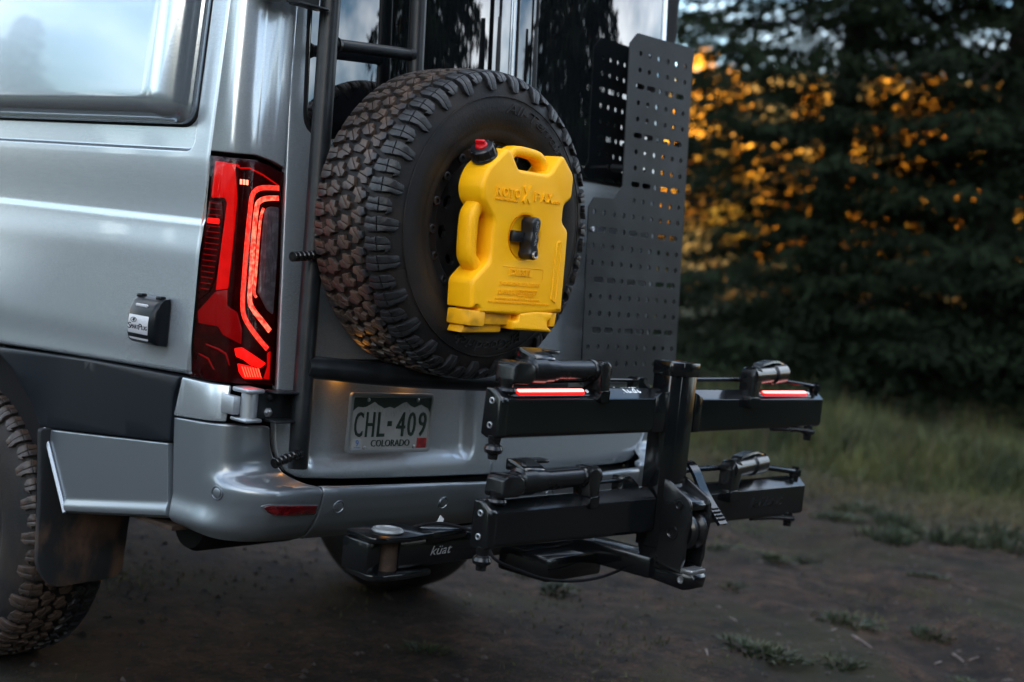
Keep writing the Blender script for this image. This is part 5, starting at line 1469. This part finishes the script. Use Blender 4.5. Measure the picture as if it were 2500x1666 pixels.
k = rng.random(len(x)) < np.exp(-((d - e_ - .2) / .75) ** 2) * np.clip(vnoise(x * 2.2, y * 2.2, 47) * 2.2 - .55, 0, 1) * .8
x, y = x[k], y[k]
tag(blades('dry_grass', x, y, .03 + .07 * rng.random(len(x)), .006 + .004 * rng.random(len(x)), DRYM, .9, seed=7), 'short dry grass in a ragged band where the dirt meets the meadow', 'grass')
x, y, d, l = sector(90000, 3.6, 10, -1.5, 4.8, 33)
dens = np.clip(vnoise(x * 1.7, y * 1.7, 44) * 2.2 - 1.0, .03, 1) * np.clip(vnoise(x * 6, y * 6, 45) * 1.8 - .4, 0, 1)
k = rng.random(len(x)) < dens * .8; x, y = x[k], y[k]
tag(blades('short_grass', x, y, .012 + .03 * rng.random(len(x)), .004 + .003 * rng.random(len(x)), GRASSM, .9, seed=3), 'thin short grass scattered over the dirt', 'grass')
x, y, d, l = sector(30000, 3.4, 9.5, -1.6, 4.8, 35)
k = rng.random(len(x)) < np.clip(vnoise(x * 2.4, y * 2.4, 46) * 2.4 - 1.25, .06, 1); x, y = x[k], y[k]
tag(blades('dry_straw', x, y, .006 + .018 * rng.random(len(x)), .003 + .003 * rng.random(len(x)), STRAWM, 2.6, seed=4), 'dry straw litter lying on the dirt', 'straw')
# pebbles and clods
x, y, d, l = sector(11000, 3.4, 10.5, -2.0, 4.6, 37)
z = ground_h(x, y); sz = .003 + .012 * rng.random(len(x)) ** 3.2
oct_ = np.array([[1, 0, 0], [0, 1, 0], [-1, 0, 0], [0, -1, 0], [0, 0, 1], [0, 0, -1]], float)
V = (oct_[None] * (1 + .5 * rng.normal(0, .5, (len(x), 6, 1))) * sz[:, None, None] * np.array([1.2, 1, .7])); a = rng.uniform(0, 6.28, len(x))
V = np.stack([V[..., 0] * np.cos(a)[:, None] - V[..., 1] * np.sin(a)[:, None], V[..., 0] * np.sin(a)[:, None] + V[..., 1] * np.cos(a)[:, None], V[..., 2]], -1) + np.stack([x, y, z], -1)[:, None]
tri = np.array([[0, 1, 4], [1, 2, 4], [2, 3, 4], [3, 0, 4], [1, 0, 5], [2, 1, 5], [3, 2, 5], [0, 3, 5]])
pb = arr_obj('gravel', V.reshape(-1, 3), (np.arange(len(x))[:, None, None] * 6 + tri[None]).reshape(-1, 3), STONEM)
tag(pb, 'small stones and clods strewn over the dirt', 'gravel', kind='stuff')
# low weed tufts one could count
def tuft_mesh(seed, n=240, r=.14, h=.06):
    g = np.random.default_rng(seed)
    rr = r * g.random(n) ** .6; a = g.uniform(0, 6.28, n)
    o = blades('weed_tuft', rr * np.cos(a) * 1.3, rr * np.sin(a) * .8, h * (.3 + .9 * g.random(n)) * (1 - .5 * rr / r), .007 + .010 * g.random(n), WEEDM, .9, None, None, np.full(n, -.008), seed)
    me = o.data; bpy.data.objects.remove(o); return me
TM = [tuft_mesh(s) for s in (1, 2, 3)]
WL = ['green weed tuft just right of the pivot housing of the bike rack', 'green weed tuft second to the right of the pivot housing', 'green weed tuft third and farthest right in the row beside the pivot housing',
      'small weed tuft right of the foot of the bike rack', 'wide weed tuft in the middle of the dirt, left of the pale sticks', 'wide weed tuft behind the three pale sticks at the lower right',
      'widest weed tuft at the lower edge, left of the longest twig', 'weed tuft at the lower edge, below the longest twig', 'weed tuft in the bottom right corner of the dirt',
      'small lone weed tuft in the wheel track at the right', 'tall weed tuft at the grass edge, left of its two tall neighbours', 'tall weed tuft nearest the middle of the grass edge',
      'tall weed tuft standing out into the dirt from the grass edge', 'tall weed tuft at the far right of the dirt', 'small weed tuft under the hitch arm, seen below the hanging cable',
      'weed tuft under the hanging cable, nearer one', 'tiny weed tuft on the dark dirt in front of the hitch arm', 'tall weed tuft set back in the grass edge behind the lower tray',
      'tall weed tuft at the right end of the grass edge', 'yellowish weed tuft between the bare dirt and the grass, above the wheel track']
WEEDS = [(3.02, 1.0, .9), (3.08, .80, 1.0), (3.41, .79, 1.0), (2.33, .52, .8), (2.23, -.06, 1.15), (2.55, -.34, 1.1), (1.42, -.16, 1.25), (1.59, -.39, .9), (1.95, -.75, .8), (3.45, .12, .7),
         (4.72, .89, 1.5), (4.60, .54, 1.7), (4.17, .72, 1.6), (4.84, .31, 1.5), (1.59, 1.12, .8), (1.50, .86, .9), (.35, .52, .7), (5.0, 1.3, 1.5), (5.3, .5, 1.6), (4.45, 1.15, 1.2)]
for i, (x0, y0, sc) in enumerate(WEEDS):
    o = bpy.data.objects.new('weed_tuft', TM[i % 3]); COL.objects.link(o)
    o.location = (x0, y0, float(ground_h(x0, y0))); o.scale = (sc * .85, sc * .85, sc * (.6 if sc < 1.3 else 1.5)); o.rotation_euler.z = i * 1.3
    tag(o, WL[i], 'weeds', 'weed tufts on the dirt')
TW = [(2.02, -.22, 1.97, -.33, .006, 'longest pale twig lying on the dirt in the lower right'), (1.99, -.14, 2.06, -.13, .004, 'short pale twig just behind the longest twig'),
      (2.14, -.52, 2.20, -.52, .004, 'left of the three pale sticks lying together at the lower right'), (2.31, -.52, 2.27, -.58, .005, 'middle of the three pale sticks lying together at the lower right'), (2.30, -.59, 2.34, -.61, .004, 'right of the three pale sticks lying together at the lower right'),
      (1.22, -.05, 1.17, -.09, .004, 'pale twig near the lower edge beside the weed tuft'), (1.76, .19, 1.72, .13, .004, 'pale twig below the foot of the bike rack')]
for ax, ay, bx, by, r, lb in TW:
    z0, z1 = float(ground_h(ax, ay)) + r * .6, float(ground_h(bx, by)) + r * .6
    bm = bmesh.new(); tube(bm, smooth_path([(ax, ay, z0), ((ax + bx) / 2 + .002, (ay + by) / 2, (z0 + z1) / 2 + .001), (bx, by, z1)], 4), r, 7, radii=[r * f for f in np.linspace(1, .6, 9)])
    tag(obj('twig', bm, TWIGM), lb, 'twig', 'pale twigs on the dirt')
